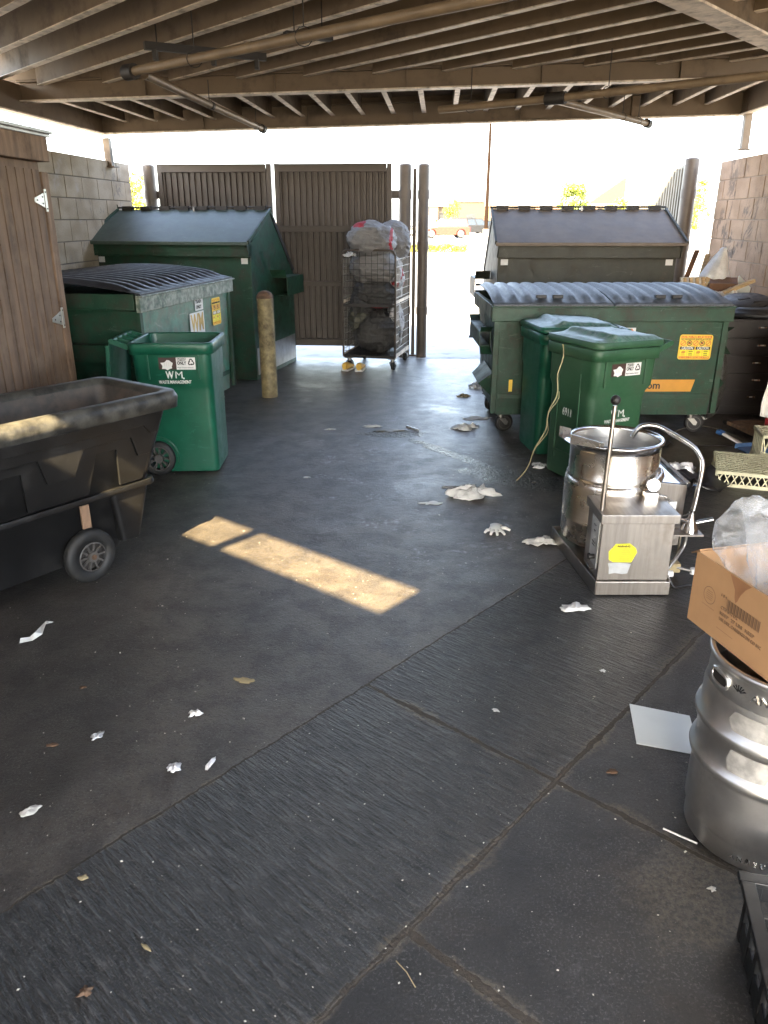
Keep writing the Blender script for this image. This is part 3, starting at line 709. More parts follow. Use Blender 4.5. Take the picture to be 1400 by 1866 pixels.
def organics_sticker(parent, T, wd=.30, ht=.085, torn=True):
    bm = MB()
    quad(bm, T, -wd*.02, -ht/2, wd/2, ht/2, 'label_white'); quad(bm, T, -wd/2, -ht/2, -wd*.02, ht/2, 'label_brown')
    pts = []; rr = random.Random(3)
    for i in range(16):
        a = 2*PI*i/16; q = .72 + rr.uniform(-.2, .2); pts.append((-wd*.27 + wd*.23*q*math.cos(a), -ht*.10 + ht*.52*q*math.sin(a)))
    bm.add([tuple(T @ Vector((*p, .0008))) for p in pts], [tuple(range(16))], 'label_white')
    for k in range(4): bm.add([tuple(T @ Vector((-wd*.27+(k-1.5)*.014+dx, -.004+dy, .0014))) for dx, dy in ((0,-.012),(.003,-.012),(.006,.012),(.003,.013))], [(0,1,2,3)], 'paper_grey')
    bm.text('ORGANICS', .013, T @ Matrix.Translation((wd*.13, ht*.40, .001)), 'label_black', .02)
    bm.text('COMPOST', .013, T @ Matrix.Translation((wd*.13, ht*.27, .001)), 'label_black', .02)
    bm.text('ONLY', .031, T @ Matrix.Translation((wd*.13, ht*.03, .001)), 'label_black', .035, width=wd*.25)
    bm.text('Waste Diversion Solutions', .012, T @ Matrix.Translation((wd*.22, -ht*.34, .001)), 'label_black', .0, width=wd*.44)
    recycle(bm, T @ Matrix.Translation((wd*.385, ht*.10, 0)), .026, 'label_black')
    return bm.build('sticker', parent)
def caster(parent, x, y, ztop, r=.085, turn=0.0, mt='rubber'):
    fk = MB(); fk.T = Matrix.Translation((x, y, 0)) @ Matrix.Rotation(turn, 4, 'Z')
    fk.box((0, 0, ztop-.006), (.10, .09, .012), 'galvanised'); fk.cyl((0,0,ztop-.045), .025, .035, 'galvanised', 12)
    for s_ in (-1, 1): fk.prism([(-.028, ztop-.045), (.028, ztop-.045), (.058, r+.012), (.05, r-.014), (.03, r-.014)], s_*.035-.002, s_*.035+.002, 'galvanised', 'y')
    o = fk.build('caster', parent, bevel=.001)
    wh = MB(); wh.T = Matrix.Translation((x, y, 0)) @ Matrix.Rotation(turn, 4, 'Z')
    wh.lathe([(.01,-.022),(r*.8,-.022),(r*.95,-.018),(r,-.008),(r,.008),(r*.95,.018),(r*.8,.022),(.01,.022)], mt, 28, (.035, 0, r), 'y')
    wh.cyl((.035, -.04, r), .012, .08, 'galvanised', 10, 'y'); wh.lathe([(r*.62,-.0235),(r*.66,-.0245),(r*.70,-.0235)], 'wheel_grey', 24, (.035,0,r), 'y')
    wh.build('wheel', o)
    return o
def ribbed_lid(parent, x0, x1, D, z0, z1, nrib, rh, mt, handles=(), crown=.05, off=.0):
    nx = nrib*10; ny = 22; vs = []; bm = MB()
    for j in range(ny+1):
        v = j/ny; yy = -.03 + (D+.03)*v
        base = z0 + (z1-z0)*v + crown*math.sin(PI*min(1, v*1.02))**.8
        for i in range(nx+1):
            u = i/nx; ph = (u*nrib) % 1.0
            rib = 1/(1+math.exp(-28*(ph-.24))) * (1 - 1/(1+math.exp(-28*(ph-.80))))
            env = 1/(1+math.exp(-40*(v-.10))) * (1 - 1/(1+math.exp(-40*(v-.93))))
            edge = min(1, min(u, 1-u)*26)
            vs.append((x0 + (x1-x0)*u, yy, base + rh*rib*env*edge))
    fs = [(j*(nx+1)+i, j*(nx+1)+i+1, (j+1)*(nx+1)+i+1, (j+1)*(nx+1)+i) for j in range(ny) for i in range(nx)]
    bm.add(vs, fs, mt, True)
    o = bm.build('lid', parent, solid=.006)
    fr = MB(); fr.box(((x0+x1)/2, -.035, z0-.012), (x1-x0, .012, .03), mt); fr.build('lip', o, bevel=.003)
    for hx in handles:
        h = MB(); h.box((x0 + (x1-x0)*hx, .11, z0+.052), (.085, .05, .03), 'lid_black'); h.build('handle', o, bevel=.006)
    return o
def front_loader(label, loc, rz, Wd=1.87, D=1.22, Hf=1.06, Hb=1.10, zb=.17, body='dumpster_green', front='dumpster_green', rim='dumpster_green', lid='lid_dusty', rh=.028, nrib=8, crown=.05, handles=(.42, .56)):
    t = thing('dumpster', label, 'dumpster', loc, rz)
    # local: x 0..Wd along the front, y 0..D to the back
    bm = MB(); ta = .045
    vs = [(ta,.03,zb),(Wd-ta,.03,zb),(Wd,0,Hf-.11),(0,0,Hf-.11),(ta,D-.2,zb),(Wd-ta,D-.2,zb),(Wd,D,Hb-.1),(0,D,Hb-.1)]
    bm.add(vs, [(3,2,1,0)], front); bm.add(vs, [(4,5,6,7),(1,2,6,5),(0,4,7,3),(0,1,5,4),(3,7,6,2)], body)
    for k in (1, 2, 3): bm.box((Wd*k/4, .005, zb+.03), (.004, .01, .02), body)
    bm.build('body', t, bevel=.004)
    r = MB(); h = .115
    r.box((Wd/2, -.022, Hf-.055), (Wd+.07, .035, h), rim); r.box((-.02, D/2, (Hf+Hb)/2-.065), (.035, D-.02, h), body); r.box((Wd+.02, D/2, (Hf+Hb)/2-.065), (.035, D-.02, h), body)
    r.box((Wd/2, D+.012, Hb-.07), (Wd+.07, .04, h), body); r.box((Wd/2, -.034, Hf+.002), (Wd+.075, .055, .012), rim)
    r.build('rim', t, bevel=.004)
    for x_ in (.012, Wd-.012): s_ = MB(); s_.box((x_, .0, (Hf+zb)/2-.03), (.045, .03, Hf-zb-.10), body); s_.build('corner_post', t, bevel=.003)
    g2 = MB(); g2.box((Wd/2, .022, zb+.16), (Wd-.1, .012, .04), body); g2.build('lower_rib', t, bevel=.003)
    for sx in (-1, 1):
        xx = -.055 if sx < 0 else Wd+.055
        for z in (.78, .42):
            p = MB()
            if z > .6:
                y0, y1, zz, hh, tt = .18, .92, z, .12, .008
                for (dx, dz, wx, wz) in ((0, hh/2, .09, tt), (0, -hh/2, .09, tt), (-.045, 0, tt, hh), (.045, 0, tt, hh)):
                    p.box((xx+dx*1, (y0+y1)/2, zz+dz), (wx, y1-y0, wz), body)
                for (ya, yb) in ((y0, y0-.10), (y1, y1+.10)):
                    p.add([(xx-.045, ya, zz-hh/2), (xx+.045, ya, zz-hh/2), (xx+.05, yb, zz-hh/2-.05), (xx-.05, yb, zz-hh/2-.05)], [(0,1,2,3)], body)
                    p.add([(xx-.045, ya, zz+hh/2), (xx+.045, ya, zz+hh/2), (xx+.05, yb, zz+hh/2+.05), (xx-.05, yb, zz+hh/2+.05)], [(0,1,2,3)], body)
                p.build('fork_pocket', t)
            else:
                p.add([(xx+sx*-.06, .05, z+.1), (xx+sx*.05, .12, z), (xx+sx*.05, .60, z), (xx+sx*-.06, .66, z+.1), (xx+sx*-.06, .05, z-.1), (xx+sx*-.06, .66, z-.1)], [(0,1,2,3),(0,4,1),(1,4,5,2),(2,5,3)], body)
                p.build('gusset', t, solid=.006)
    for i in range(2):
        ribbed_lid(t, i*Wd/2 + .006 - (.03 if i == 0 else 0), (i+1)*Wd/2 - .006 + (.03 if i else 0), D, Hf+.018, Hb+.03, nrib, rh, lid, handles, crown)
    rd = MB(); rd.tube([(-.03, D+.03, Hb+.035), (Wd+.03, D+.03, Hb+.035)], .012, 'iron_dark', 8); rd.build('hinge_rod', t)
    for (x_, y_, a) in ((.10, .12, .3), (Wd-.14, .12, -.2), (.10, D-.32, .8), (Wd-.14, D-.32, .2)): caster(t, x_, y_, zb, .08, a)
    return t
dC = front_loader('long green dumpster with dusty ribbed lids and a square yellow caution sticker', (.90, 6.34, 0), 0)
caution_sticker(dC, frame((1.64, -.002, .74), (1,0,-.01)), .27, .20)
bm = MB(); T = frame((1.02, -.002, .86), (1,0,0)); quad(bm, T, -.11, -.035, .12, .035, 'label_white'); bm.text('TRASH', .036, T @ Matrix.Translation((-.02, .017, .001)), 'label_black', .035); bm.text('ONLY', .036, T @ Matrix.Translation((-.02, -.018, .001)), 'label_black', .035)
recycle(bm, T @ Matrix.Translation((.085, .002, 0)), .026, 'label_red'); bm.build('sticker', dC)
bm = MB(); T = frame((1.30, .017, .42), (1,0,0)); bm.add([tuple(T @ Vector(p)) for p in ((-.46,-.05,0),(.36,-.05,0),(.385,.05,0),(-.46,.05,0))], [(0,1,2,3)], 'label_orange')
bm.text('wm.com', .085, T @ Matrix.Translation((-.045, 0, .001)), 'label_black', .02); bm.build('decal', dC)
bm = MB(); T = frame((.15, .016, .42), (1,0,0)); quad(bm, T, -.012, -.05, .018, .05, 'label_yellow'); bm.build('decal', dC)
# near left dumpster: its long scuffed front faces right
dB = front_loader('low green dumpster with black ribbed lids and scuffed worn front, sheen painted in, behind the open cart', (-1.80, 5.78, 0), R(79.5), Wd=1.78, D=1.28, Hf=1.19, Hb=1.24, zb=.17, front='dumpster_worn_sheen', rim='rim_worn', lid='lid_black', rh=.034, nrib=7, crown=.045, handles=())
caution_sticker(dB, frame((1.46, -.002, .93), (1,0,0)), .20, .24)
bm = MB(); T = frame((1.08, -.004, 1.03), (1,0,0)); quad(bm, T, -.085, -.05, .085, .05, 'label_white'); bm.text('TRASH', .04, T @ Matrix.Translation((-.01, .022, .001)), 'label_black', .03); bm.text('ONLY', .04, T @ Matrix.Translation((-.01, -.022, .001)), 'label_black', .03); bm.build('sticker', dB)
bm = MB(); T = frame((1.02, -.003, .84), (1,0,.0)); quad(bm, T, -.15, -.13, .15, .13, 'label_white'); bm.text('WM', .20, T @ Matrix.Translation((0, .035, .001)), 'label_gold', .03, width=.26); quad(bm, T, -.12, -.085, .12, -.07, 'label_gold', .001); bm.build('sticker', dB)

def slant_dumpster(label, loc, rz, body, lidm, Wd=1.87):
    t = thing('dumpster', label, 'dumpster', loc, rz)
    D, zf, zp, zk = 1.32, 1.475, 1.80, 1.10; yp = .62
    bm = MB(); bm.prism([(.0, .0), (.0, zf-.02), (yp, zp-.03), (D, zk), (D, .0)], 0, Wd, body, 'x'); bm.build('body', t, bevel=.004)
    r = MB(); r.box((Wd/2, -.045, zf-.075), (Wd+.04, .09, .13), body); r.prism([(-.13, zf+.01), (-.13, zf-.02), (-.09, zf-.135), (.0, zf-.14), (.0, zf+.01)], -.02, -.002, body, 'x'); r.prism([(-.13, zf+.01), (-.13, zf-.02), (-.09, zf-.135), (.0, zf-.14), (.0, zf+.01)], Wd+.002, Wd+.02, body, 'x')
    r.build('rim', t, bevel=.004)
    L = MB(); sl = (zp - zf)/(yp + .14)
    L.add([(-.045, -.15, zf+.01), (Wd+.045, -.15, zf+.01), (Wd+.02, yp-.015, zp+.012), (-.02, yp-.015, zp+.012)], [(0,1,2,3)], lidm)
    o = L.build('lid', t, solid=.02)
    for e in (-1, 1):
        x_ = -.045 if e < 0 else Wd+.045; s2 = MB(); s2.bar((x_, -.15, zf+.012), (x_ - e*.025, yp-.015, zp+.016), .022, .035, body); s2.build('lid_edge', o)
    s2 = MB(); s2.box((Wd/2, -.155, zf-.002), (Wd+.09, .012, .035), lidm); s2.build('lid_lip', o, bevel=.003)
    L2 = MB(); L2.add([(0, yp+.03, zp+.004), (Wd, yp+.03, zp+.004), (Wd, D+.03, zk+.02), (0, D+.03, zk+.02)], [(0,1,2,3)], lidm); L2.build('lid', t, solid=.02)
    for x_ in (.07, Wd+.004): 
        s3 = MB(); s3.bar((x_ if x_ > 1 else -.004, yp+.10, zp-.09), (x_ if x_ > 1 else -.004, D-.02, zk+.03), .012, .05, 'iron_dark'); s3.build('side_channel', t)
    hr = MB(); hr.tube([(-.03, yp, zp+.040), (Wd+.03, yp, zp+.040)], .010, 'iron_dark', 8)
    for k in range(8):
        hr.box((.10 + k*(Wd-.2)/7, yp, zp+.030), (.13, .05, .050), 'iron_dark')
    hr.box((Wd*.515, yp-.01, zp+.02), (.02, .07, .05), 'galvanised')
    hr.tube([(-.03, yp, zp+.02), (-.035, yp-.005, zp+.075)], .006, 'iron_dark', 6)
    hr.build('hinge_rod', t)
    for sx in (-1, 1):
        xx = -.09 if sx < 0 else Wd+.09; p = MB(); y0, y1, zz, hh = .62, 1.18, .98, .20
        for (dx, dz, wx, wz) in ((0, hh/2, .17, .008), (0, -hh/2, .17, .008), (sx*.085, 0, .008, hh)):
            p.box((xx+dx, (y0+y1)/2, zz+dz), (wx, y1-y0, wz), body)
        p.add([(xx-.085, y0, zz+hh/2), (xx+.085, y0, zz+hh/2), (xx+.085, y0-.05, zz+hh/2+.09), (xx-.085, y0-.10, zz+hh/2+.09)], [(0,1,2,3)], body)
        p.build('fork_pocket', t)
    for x_ in (.07, Wd-.07):
        st = MB(); st.box((x_, -.0025, zf-.185), (.075, .003, .06), 'label_white'); st.build('reflector', t)
    sk = MB(); sk.box((Wd/2, D/2, .012), (Wd-.06, D-.10, .02), 'galvanised'); sk.build('skid', t)
    return t
dA = slant_dumpster('slant topped dark green dumpster against the grey block wall behind the bollard', (-3.26, 9.16, 0), R(-13.5), 'dumpster_green', 'lid_grey')
bm = MB(); bm.box((1.874, .66, .20), (.006, 1.25, .30), 'galvanised'); bm.build('kick_plate', dA)
dD = slant_dumpster('slant topped dumpster with flare browned paint standing behind the long dumpster with ribbed lids', (1.20, 8.52, 0), R(-1.0), 'dumpster_flare_tint', 'lid_brown')

# ------------------------------------------------------------------ wheeled carts (toters)
def toter(label, loc, rz, side, body='toter_green', lid='toter_green', open_lid=False, H=.93, number=None, logo_z=None):
    t = thing('waste_cart', label, 'waste cart', loc, rz); t.scale = (.92, .95, 1.0)
    dx, dy = .60, .56                                             # front is +x, handle at -x
    bm = MB()
    def ring(z, sx, sy, ox=0, r=.06): return [(p[0], p[1], z) for p in rrect(sx, sy, r, 5, ox, 0)]
    rings = [ring(.02, .50, .46, .03, .05), ring(.05, .51, .47, .03, .05), ring(.60, .535, .49, .02, .06), ring(.64, .545, .50, .015, .06), ring(.68, .575, .545, .005, .06), ring(.86, .585, .555, .0, .06)]
    bm.loft(rings, body, (True, False))
    inner = [ring(.93, .575, .545, 0, .055), ring(.60, .52, .47, .02, .05), ring(.06, .47, .43, .03, .04)]
    bm.loft(inner, body, (False, True))
    bm.build('body', t)
    rm = MB(); prof = [ring(.86, .586, .556, 0, .06), ring(.862, .625, .60, 0, .07), ring(.93, .63, .605, 0, .07), ring(.938, .615, .59, 0, .065), ring(.938, .576, .546, 0, .055), ring(.92, .574, .544, 0, .055)]
    rm.loft(prof, body, (False, False)); rm.build('rim', t)
    for s_ in (-1, 1):                                            # vertical ribs under the rim
        for x_ in (-.17, .20): rb = MB(); rb.box((x_, s_*.278, .775), (.014, .018, .17), body); rb.build('side_rib', t, bevel=.003)
    # handle
    h = MB()
    hz = .945
    h.tube([(-.43, -.25, hz), (-.43, .25, hz)], .017, body, 12)
    for y_ in (-.24, -.12, 0, .12, .24): h.bar((-.43, y_, hz), (-.30, y_, .90), .016, .035, body)
    h.build('handle', t)
    # axle housing and wheels
    for s_ in (-1, 1):
        wh = MB(); r = .125; cy = s_*.258; cx = -.165
        wh.lathe([(r*.74,-.026),(r*.93,-.026),(r,-.014),(r,.014),(r*.93,.026),(r*.74,.026),(r*.74,-.026)], 'rubber', 36, (cx, cy, r), 'y')
        o = wh.build('wheel', t)
        hb = MB(); hb.cyl((cx, cy-.024, r), .032, .048, 'wheel_grey', 16, 'y')
        hb.lathe([(r*.66,-.018),(r*.75,-.020),(r*.75,.020),(r*.66,.018),(r*.66,-.018)], 'wheel_grey', 32, (cx, cy, r), 'y')
        for k in range(9):
            a = 2*PI*k/9
            for da in (-.10, .10): hb.bar((cx + .03*math.cos(a), cy, r + .03*math.sin(a)), (cx + r*.68*math.cos(a+da), cy, r + r*.68*math.sin(a+da)), .024, .007, 'wheel_grey')
        hb.build('hub', o)
        # wheel recess edge
        ar = MB(); pts = [(cx + (r+.022)*math.cos(a), s_*.24, r + (r+.022)*math.sin(a)) for a in [R(-15 + 12*i) for i in range(12)]]
        ar.tube(pts, .008, body, 8); ar.build('wheel_arch', t)
    ax = MB(); ax.cyl((-.165, -.26, .125), .012, .52, 'iron_dark', 10, 'y'); ax.build('axle', t)
    if open_lid:
        l = MB(); l.add([(-.45, -.25, .93), (-.45, .25, .93), (-.49, .25, .34), (-.49, -.25, .34)], [(0,1,2,3)], lid)
        l.box((-.478, -.25, .64), (.03, .015, .56), lid, Matrix.Rotation(R(4), 3, 'Y')); l.box((-.478, .25, .64), (.03, .015, .56), lid, Matrix.Rotation(R(4), 3, 'Y'))
        for z in (.5, .75): l.box((-.49, 0, z), (.03, .4, .02), lid)
        l.build('lid', t, solid=.006, bevel=.003)
    else:
        l = MB()
        def lr(z, sx, sy, ox, r=.07): return [(p[0], p[1], z) for p in rrect(sx, sy, r, 5, ox, 0)]
        l.loft([lr(.945, .645, .62, -.005), lr(.962, .655, .63, -.005), lr(.985, .63, .60, -.005)], lid, (False, False))
        l.build('lid', t)
        tp = MB(); nx, ny = 40, 24; vs = []
        for j in range(ny+1):
            for i in range(nx+1):
                u = i/nx; v = j/ny; X = .305 - .62*u; Y = -.295 + .59*v
                mid = 1/(1+math.exp(-30*(u-.26))); crest = math.exp(-((u-.30)/.06)**2)*.012
                e = min(1, min(v, 1-v)*10)*min(1, min(u, 1-u)*12)
                z = .982 + e*(.012 + .035*mid*(1-.75*u) + crest + .004*noise.noise(Vector((X*14, Y*14, 1))))
                if i in (0, nx) and j in (0, ny): X *= .93; Y *= .94
                vs.append((X, Y, z))
        tp.add(vs, [(j*(nx+1)+i, j*(nx+1)+i+1, (j+1)*(nx+1)+i+1, (j+1)*(nx+1)+i) for j in range(ny) for i in range(nx)], 'toter_lid_dusty', True)
        tp.build('lid_top', t)
    # markings on the long side facing the camera
    yv = side*.2795
    right = (1, 0, 0) if side < 0 else (-1, 0, 0)
    organics_sticker(t, frame((.01 if side > 0 else .045, yv, .80), right, (0,.02*side,1)), .27, .082)
    lg = MB(); lz = logo_z; T = frame(((.02), side*(.2805 if lz > .68 else .2505), lz), right)
    lg.text('W', .068, T @ Matrix.Translation((-.036, 0, 0)), 'logo_white', .03, width=.060); lg.text('M', .068, T @ Matrix.Translation((.032, 0, 0)), 'logo_white', .0, width=.052); lg.text('.', .068, T @ Matrix.Translation((.066, -.004, 0)), 'logo_white', .03)
    lg.text('WASTE MANAGEMENT', .030, T @ Matrix.Translation((0, -.047, 0)), 'logo_white', .03, width=.24)
    lg.build('logo', t)
    if number:
        nm = MB(); nm.text(number, .075, frame((.292, 0, .48), (0, 1, 0)), 'logo_white', .01, width=.10); nm.build('number', t)
    return t
toter('open green waste cart with its lid hanging back, in front of the worn dumpster', (-1.455, 5.50, 0), R(1.5), -1, open_lid=True, logo_z=.72)
tA = toter('aged green waste cart with dusty lid and stencilled front number behind the kettle', (1.485, 5.26, 0), R(203), 1, 'toter_aged', 'toter_aged', number='6911', logo_z=.50)
tA.scale.x = .87
tB = toter('smoother teal green waste cart tucked between its neighbour and the long dumpster', (1.39, 5.95, 0), R(187), 1, logo_z=.62)
# front recess detail on the aged cart
bm = MB()
for y_ in (-.125, .125): bm.box((.288, y_, .45), (.014, .012, .62), 'toter_aged')
bm.box((.290, 0, .19), (.02, .25, .02), 'toter_aged'); bm.build('front_rib', tA, bevel=.003)
# string hanging off the cart
bm = MB(); pts = []
for i in range(26):
    u = i/25; pts.append((1.20 - .26*u**2 + .012*math.sin(u*23), 5.22 - .10*u, .93*(1-u)**1.05 + .004 + .006*math.sin(u*31)))
bm.tube(pts, .0045, 'string_tan', 6)
bm.tube([(p[0]+.008+.01*math.sin(i), p[1]-.01, p[2]) for i, p in enumerate(pts[8:20])], .003, 'string_tan', 5)
tag(bm.build('string'), 'frayed tan string trailing from the cart lid to the wet floor', 'string')

# ------------------------------------------------------------------ tilt truck
tt = thing('tilt_truck', 'black plastic tilt truck with a dusty sunlit rim at the left edge', 'tilt truck', (-1.04, 3.91, 0), math.atan2(-.807, -.59))
# local +x runs along the near long side towards the camera-left, local -y is inwards (away from the camera)
WT, LT, HT = .66, 1.72, .90
def tp_(x, yin, z): return (x, -yin, z)
def rectr(x0, x1, y0, y1, z, r=.05):
    return [(p[0], -p[1], z) for p in rrect(x1-x0, y1-y0, r, 4, (x0+x1)/2, (y0+y1)/2)]
bm = MB()
bm.loft([rectr(.33, LT-.40, .19, WT-.19, .10), rectr(.19, LT-.24, .145, WT-.145, .42), rectr(.16, LT-.2, .13, WT-.13, .435), rectr(.05, LT-.06, .045, WT-.045, HT-.07)], 'tub_black', (True, False))
bm.build('body', tt)
bm = MB(); bm.loft([rectr(.07, LT-.08, .07, WT-.07, HT-.02, .05), rectr(.17, LT-.22, .15, WT-.15, .45, .05)], 'tub_inside', (False, True)); bm.build('hopper_lining', tt)
bm = MB(); bm.loft([rectr(.05, LT-.06, .045, WT-.045, HT-.09), rectr(.0, LT, .0, WT, HT-.085, .07), rectr(-.005, LT+.005, -.005, WT+.005, HT-.03, .07), rectr(.01, LT-.01, .01, WT-.01, HT, .06), rectr(.06, LT-.06, .06, WT-.06, HT, .05), rectr(.075, LT-.08, .075, WT-.075, HT-.03, .05)], 'tub_rim', (False, False)); bm.build('rim', tt)
# stepped relief panels moulded on the near face: y depth follows the slope of the wall
def face_y(z): return .13 + (.045-.13)*(z-.435)/(HT-.07-.435)
def relief(poly, out, name):
    f = MB(); n = len(poly); A = [(p[0], -(face_y(p[1]) - out), p[1]) for p in poly]; B = [(p[0], -(face_y(p[1]) + .01), p[1]) for p in poly]
    f.add(A + B, [tuple(range(n))] + [(i, (i+1) % n, n+(i+1) % n, n+i) for i in range(n)], 'tub_black'); f.build(name, tt, bevel=.003)
relief([(.115,.815),(.215,.455),(.35,.455),(.375,.655),(.49,.655),(.53,.455),(.85,.455),(.875,.655),(1.01,.655),(1.05,.455),(1.33,.455),(1.35,.64),(1.42,.64),(1.44,.455),(1.467,.455),(1.595,.815)], .012, 'moulded_panel')
relief([(.118,.813),(.178,.595),(.255,.595),(.30,.705),(.565,.705),(.615,.575),(.755,.575),(.80,.705),(1.085,.705),(1.135,.575),(1.275,.575),(1.32,.705),(1.56,.705),(1.59,.813)], .025, 'moulded_panel')
relief([(.122,.811),(.150,.705),(.19,.705),(.235,.755),(1.57,.755),(1.585,.811)], .036, 'moulded_panel')
bm = MB(); bm.loft([rectr(.135, LT-.17, .105, WT-.105, .415, .05), rectr(.13, LT-.165, .10, WT-.10, .425, .05), rectr(.135, LT-.17, .105, WT-.105, .445, .05)], 'tub_black', (True, True)); bm.build('ledge', tt)
bm = MB(); bm.loft([rectr(.24, .36, .14, .30, .14, .03), rectr(.17, .40, .12, .32, .415, .03)], 'tub_black'); bm.build('chassis', tt)
def tub_wheel(x, yin, r, wd):
    wh = MB(); wh.lathe([(r*.55,-wd/2),(r*.9,-wd/2),(r,-wd*.28),(r,wd*.28),(r*.9,wd/2),(r*.55,wd/2),(r*.55,-wd/2)], 'rubber', 40, (x, -yin, r), 'y')
    o = wh.build('wheel', tt)
    h = MB(); h.lathe([(r*.50,-wd/2-.002),(r*.60,-wd/2+.004),(r*.60,wd/2-.004),(r*.50,wd/2+.002)], 'wheel_grey', 32, (x, -yin, r), 'y'); h.cyl((x, -yin-wd/2-.004, r), .028, wd+.012, 'wheel_grey', 16, 'y'); h.cyl((x, -yin+wd/2+.008, r), .014, .004, 'rust', 10, 'y')
    for k in range(10):
        a = 2*PI*k/10; h.bar((x+.025*math.cos(a), -yin+wd*.30, r+.025*math.sin(a)), (x+r*.53*math.cos(a), -yin+wd*.30, r+r*.53*math.sin(a)), .012, .009, 'wheel_grey')
    h.cyl((x, -yin-.005, r), r*.5, .01, 'iron_dark', 24, 'y')
    h.build('rim', o)
tub_wheel(.565, .13, .138, .055); tub_wheel(.565, WT-.13, .138, .055)
bm = MB(); bm.box((.565, -.118, .35), (.045, .012, .12), 'wood_trim'); bm.build('axle_strap', tt)
bm = MB(); bm.tube([(.565, -.12, .138), (.565, -(WT-.12), .138)], .012, 'iron_dark', 8); bm.build('axle', tt)
for yin in (.20, WT-.20):
    o = caster(tt, 1.12, -yin, .12, .055, .4); 
bm = MB(); bm.box((1.12, -.20, .118), (.07, .07, .05), 'red_paint'); bm.build('caster_bracket', tt)

# ------------------------------------------------------------------ lumpy bags and cloths
def lump(name, label, cat, loc, sc, mt, seed=0, rough=.18, wr=5.0, group=None, rz=0, flat=None, stripes=None):
    bm = bmesh.new(); bmesh.ops.create_icosphere(bm, subdivisions=5, radius=1.0)
    for v in bm.verts:
        d = v.co.normalized(); p = d*1.3 + Vector((seed*3.1, seed*1.7, 0))
        r = 1 + rough*noise.noise(p*1.4) + rough*.45*(.5-abs(noise.noise(p*wr*.6)))*1.2 + rough*.22*(.5-abs(noise.noise(p*wr*1.7))) + .16*(.3-abs(noise.noise(Vector((p.x*1.3+seed, p.y*1.3, p.z*4.6 + .8*p.x)))))*(1.0 if name == 'laundry_bag' else .3)
        c = d*r; q = Vector((math.copysign(abs(c.x)**.82, c.x)*sc[0], math.copysign(abs(c.y)**.82, c.y)*sc[1], c.z*sc[2]))
        v.co = q
    lo = min(v.co.z for v in bm.verts)
    for v in bm.verts: v.co.z -= lo; v.co.z = max(v.co.z, sc[2]*.06) - sc[2]*.06
    me = bpy.data.meshes.new(name); bm.to_mesh(me); bm.free()
    me.materials.append(MATS[mt])
    if stripes:
        me.materials.append(MATS[stripes[0]])
        for p in me.polygons:
            if stripes[1](p.center): p.material_index = 1
    for p in me.polygons: p.use_smooth = True
    o = bpy.data.objects.new(name, me); COL.objects.link(o); o.location = loc; o.rotation_euler.z = rz
    return tag(o, label, cat, group)
def crumple(name, label, cat, loc, wd, dp, ht, mt, seed, rz=0, group=None, edge=.35, th=.0015, n=22):
    b_ = MB(); rnd = random.Random(seed); s1 = seed*7.3
    vs = []; fs = []
    nr, na = n//2, n*2
    vs.append((0, 0, ht*.5))
    for i in range(1, nr+1):
        for j in range(na):
            a = 2*PI*j/na; rim = 1 + edge*noise.noise(Vector((math.cos(a)*1.5 + s1, math.sin(a)*1.5, 0)))*2.0 + edge*.55*noise.noise(Vector((math.cos(a)*3.4 + s1, math.sin(a)*3.4, 2)))
            r = i/nr*rim; x_, y_ = r*math.cos(a)*wd/2, r*math.sin(a)*dp/2
            q = Vector((x_/wd*3.6 + s1, y_/dp*3.6, 0))
            z_ = ht*(1 - (i/nr)**2.2)*.55 + ht*.9*abs(noise.noise(q)) + ht*.45*abs(noise.noise(q*2.3)) - ht*.12
            vs.append((x_ + wd*.05*noise.noise(q*1.7), y_ + dp*.05*noise.noise(q*1.9 + Vector((5,5,5))), max(.002, z_)))
    for j in range(na): fs.append((0, 1+j, 1+(j+1) % na))
    for i in range(nr-1):
        for j in range(na): fs.append((1+i*na+j, 1+(i+1)*na+j, 1+(i+1)*na+(j+1) % na, 1+i*na+(j+1) % na))
    b_.add(vs, fs, mt, True)
    return tag(b_.build(name, loc=loc, rz=rz, solid=th), label, cat, group)

# ------------------------------------------------------------------ laundry roll cage
lc = thing('laundry_cart', 'tall wire roll cage cart packed with laundry bags by the gate', 'laundry cart', (-.18, 9.34, 0), R(-13))
CW, CD, z0, z1 = .64, .82, .16, 1.38
def cagemat(): return 'gate_post'
bm = MB(); bm.box((0, CD/2, z0), (CW, CD, .035), 'iron_dark'); bm.build('base', lc, bevel=.004)
def hoop(x0, y0, x1, y1):
    a, c = Vector((x0, y0, 0)), Vector((x1, y1, 0)); d = (c-a).normalized(); pts = [a+Vector((0,0,z0))]
    rr = .07
    pts.append(a + Vector((0,0,z1-rr)))
    for k in range(1, 6): t_ = R(18*k); pts.append(a + d*(rr - rr*math.cos(t_)) + Vector((0,0,z1-rr+rr*math.sin(t_))))
    for k in range(0, 6): t_ = R(18*k); pts.append(c - d*(rr - rr*math.sin(t_)) + Vector((0,0,z1-rr+rr*math.cos(t_))))
    pts.append(c + Vector((0,0,z0))); return pts
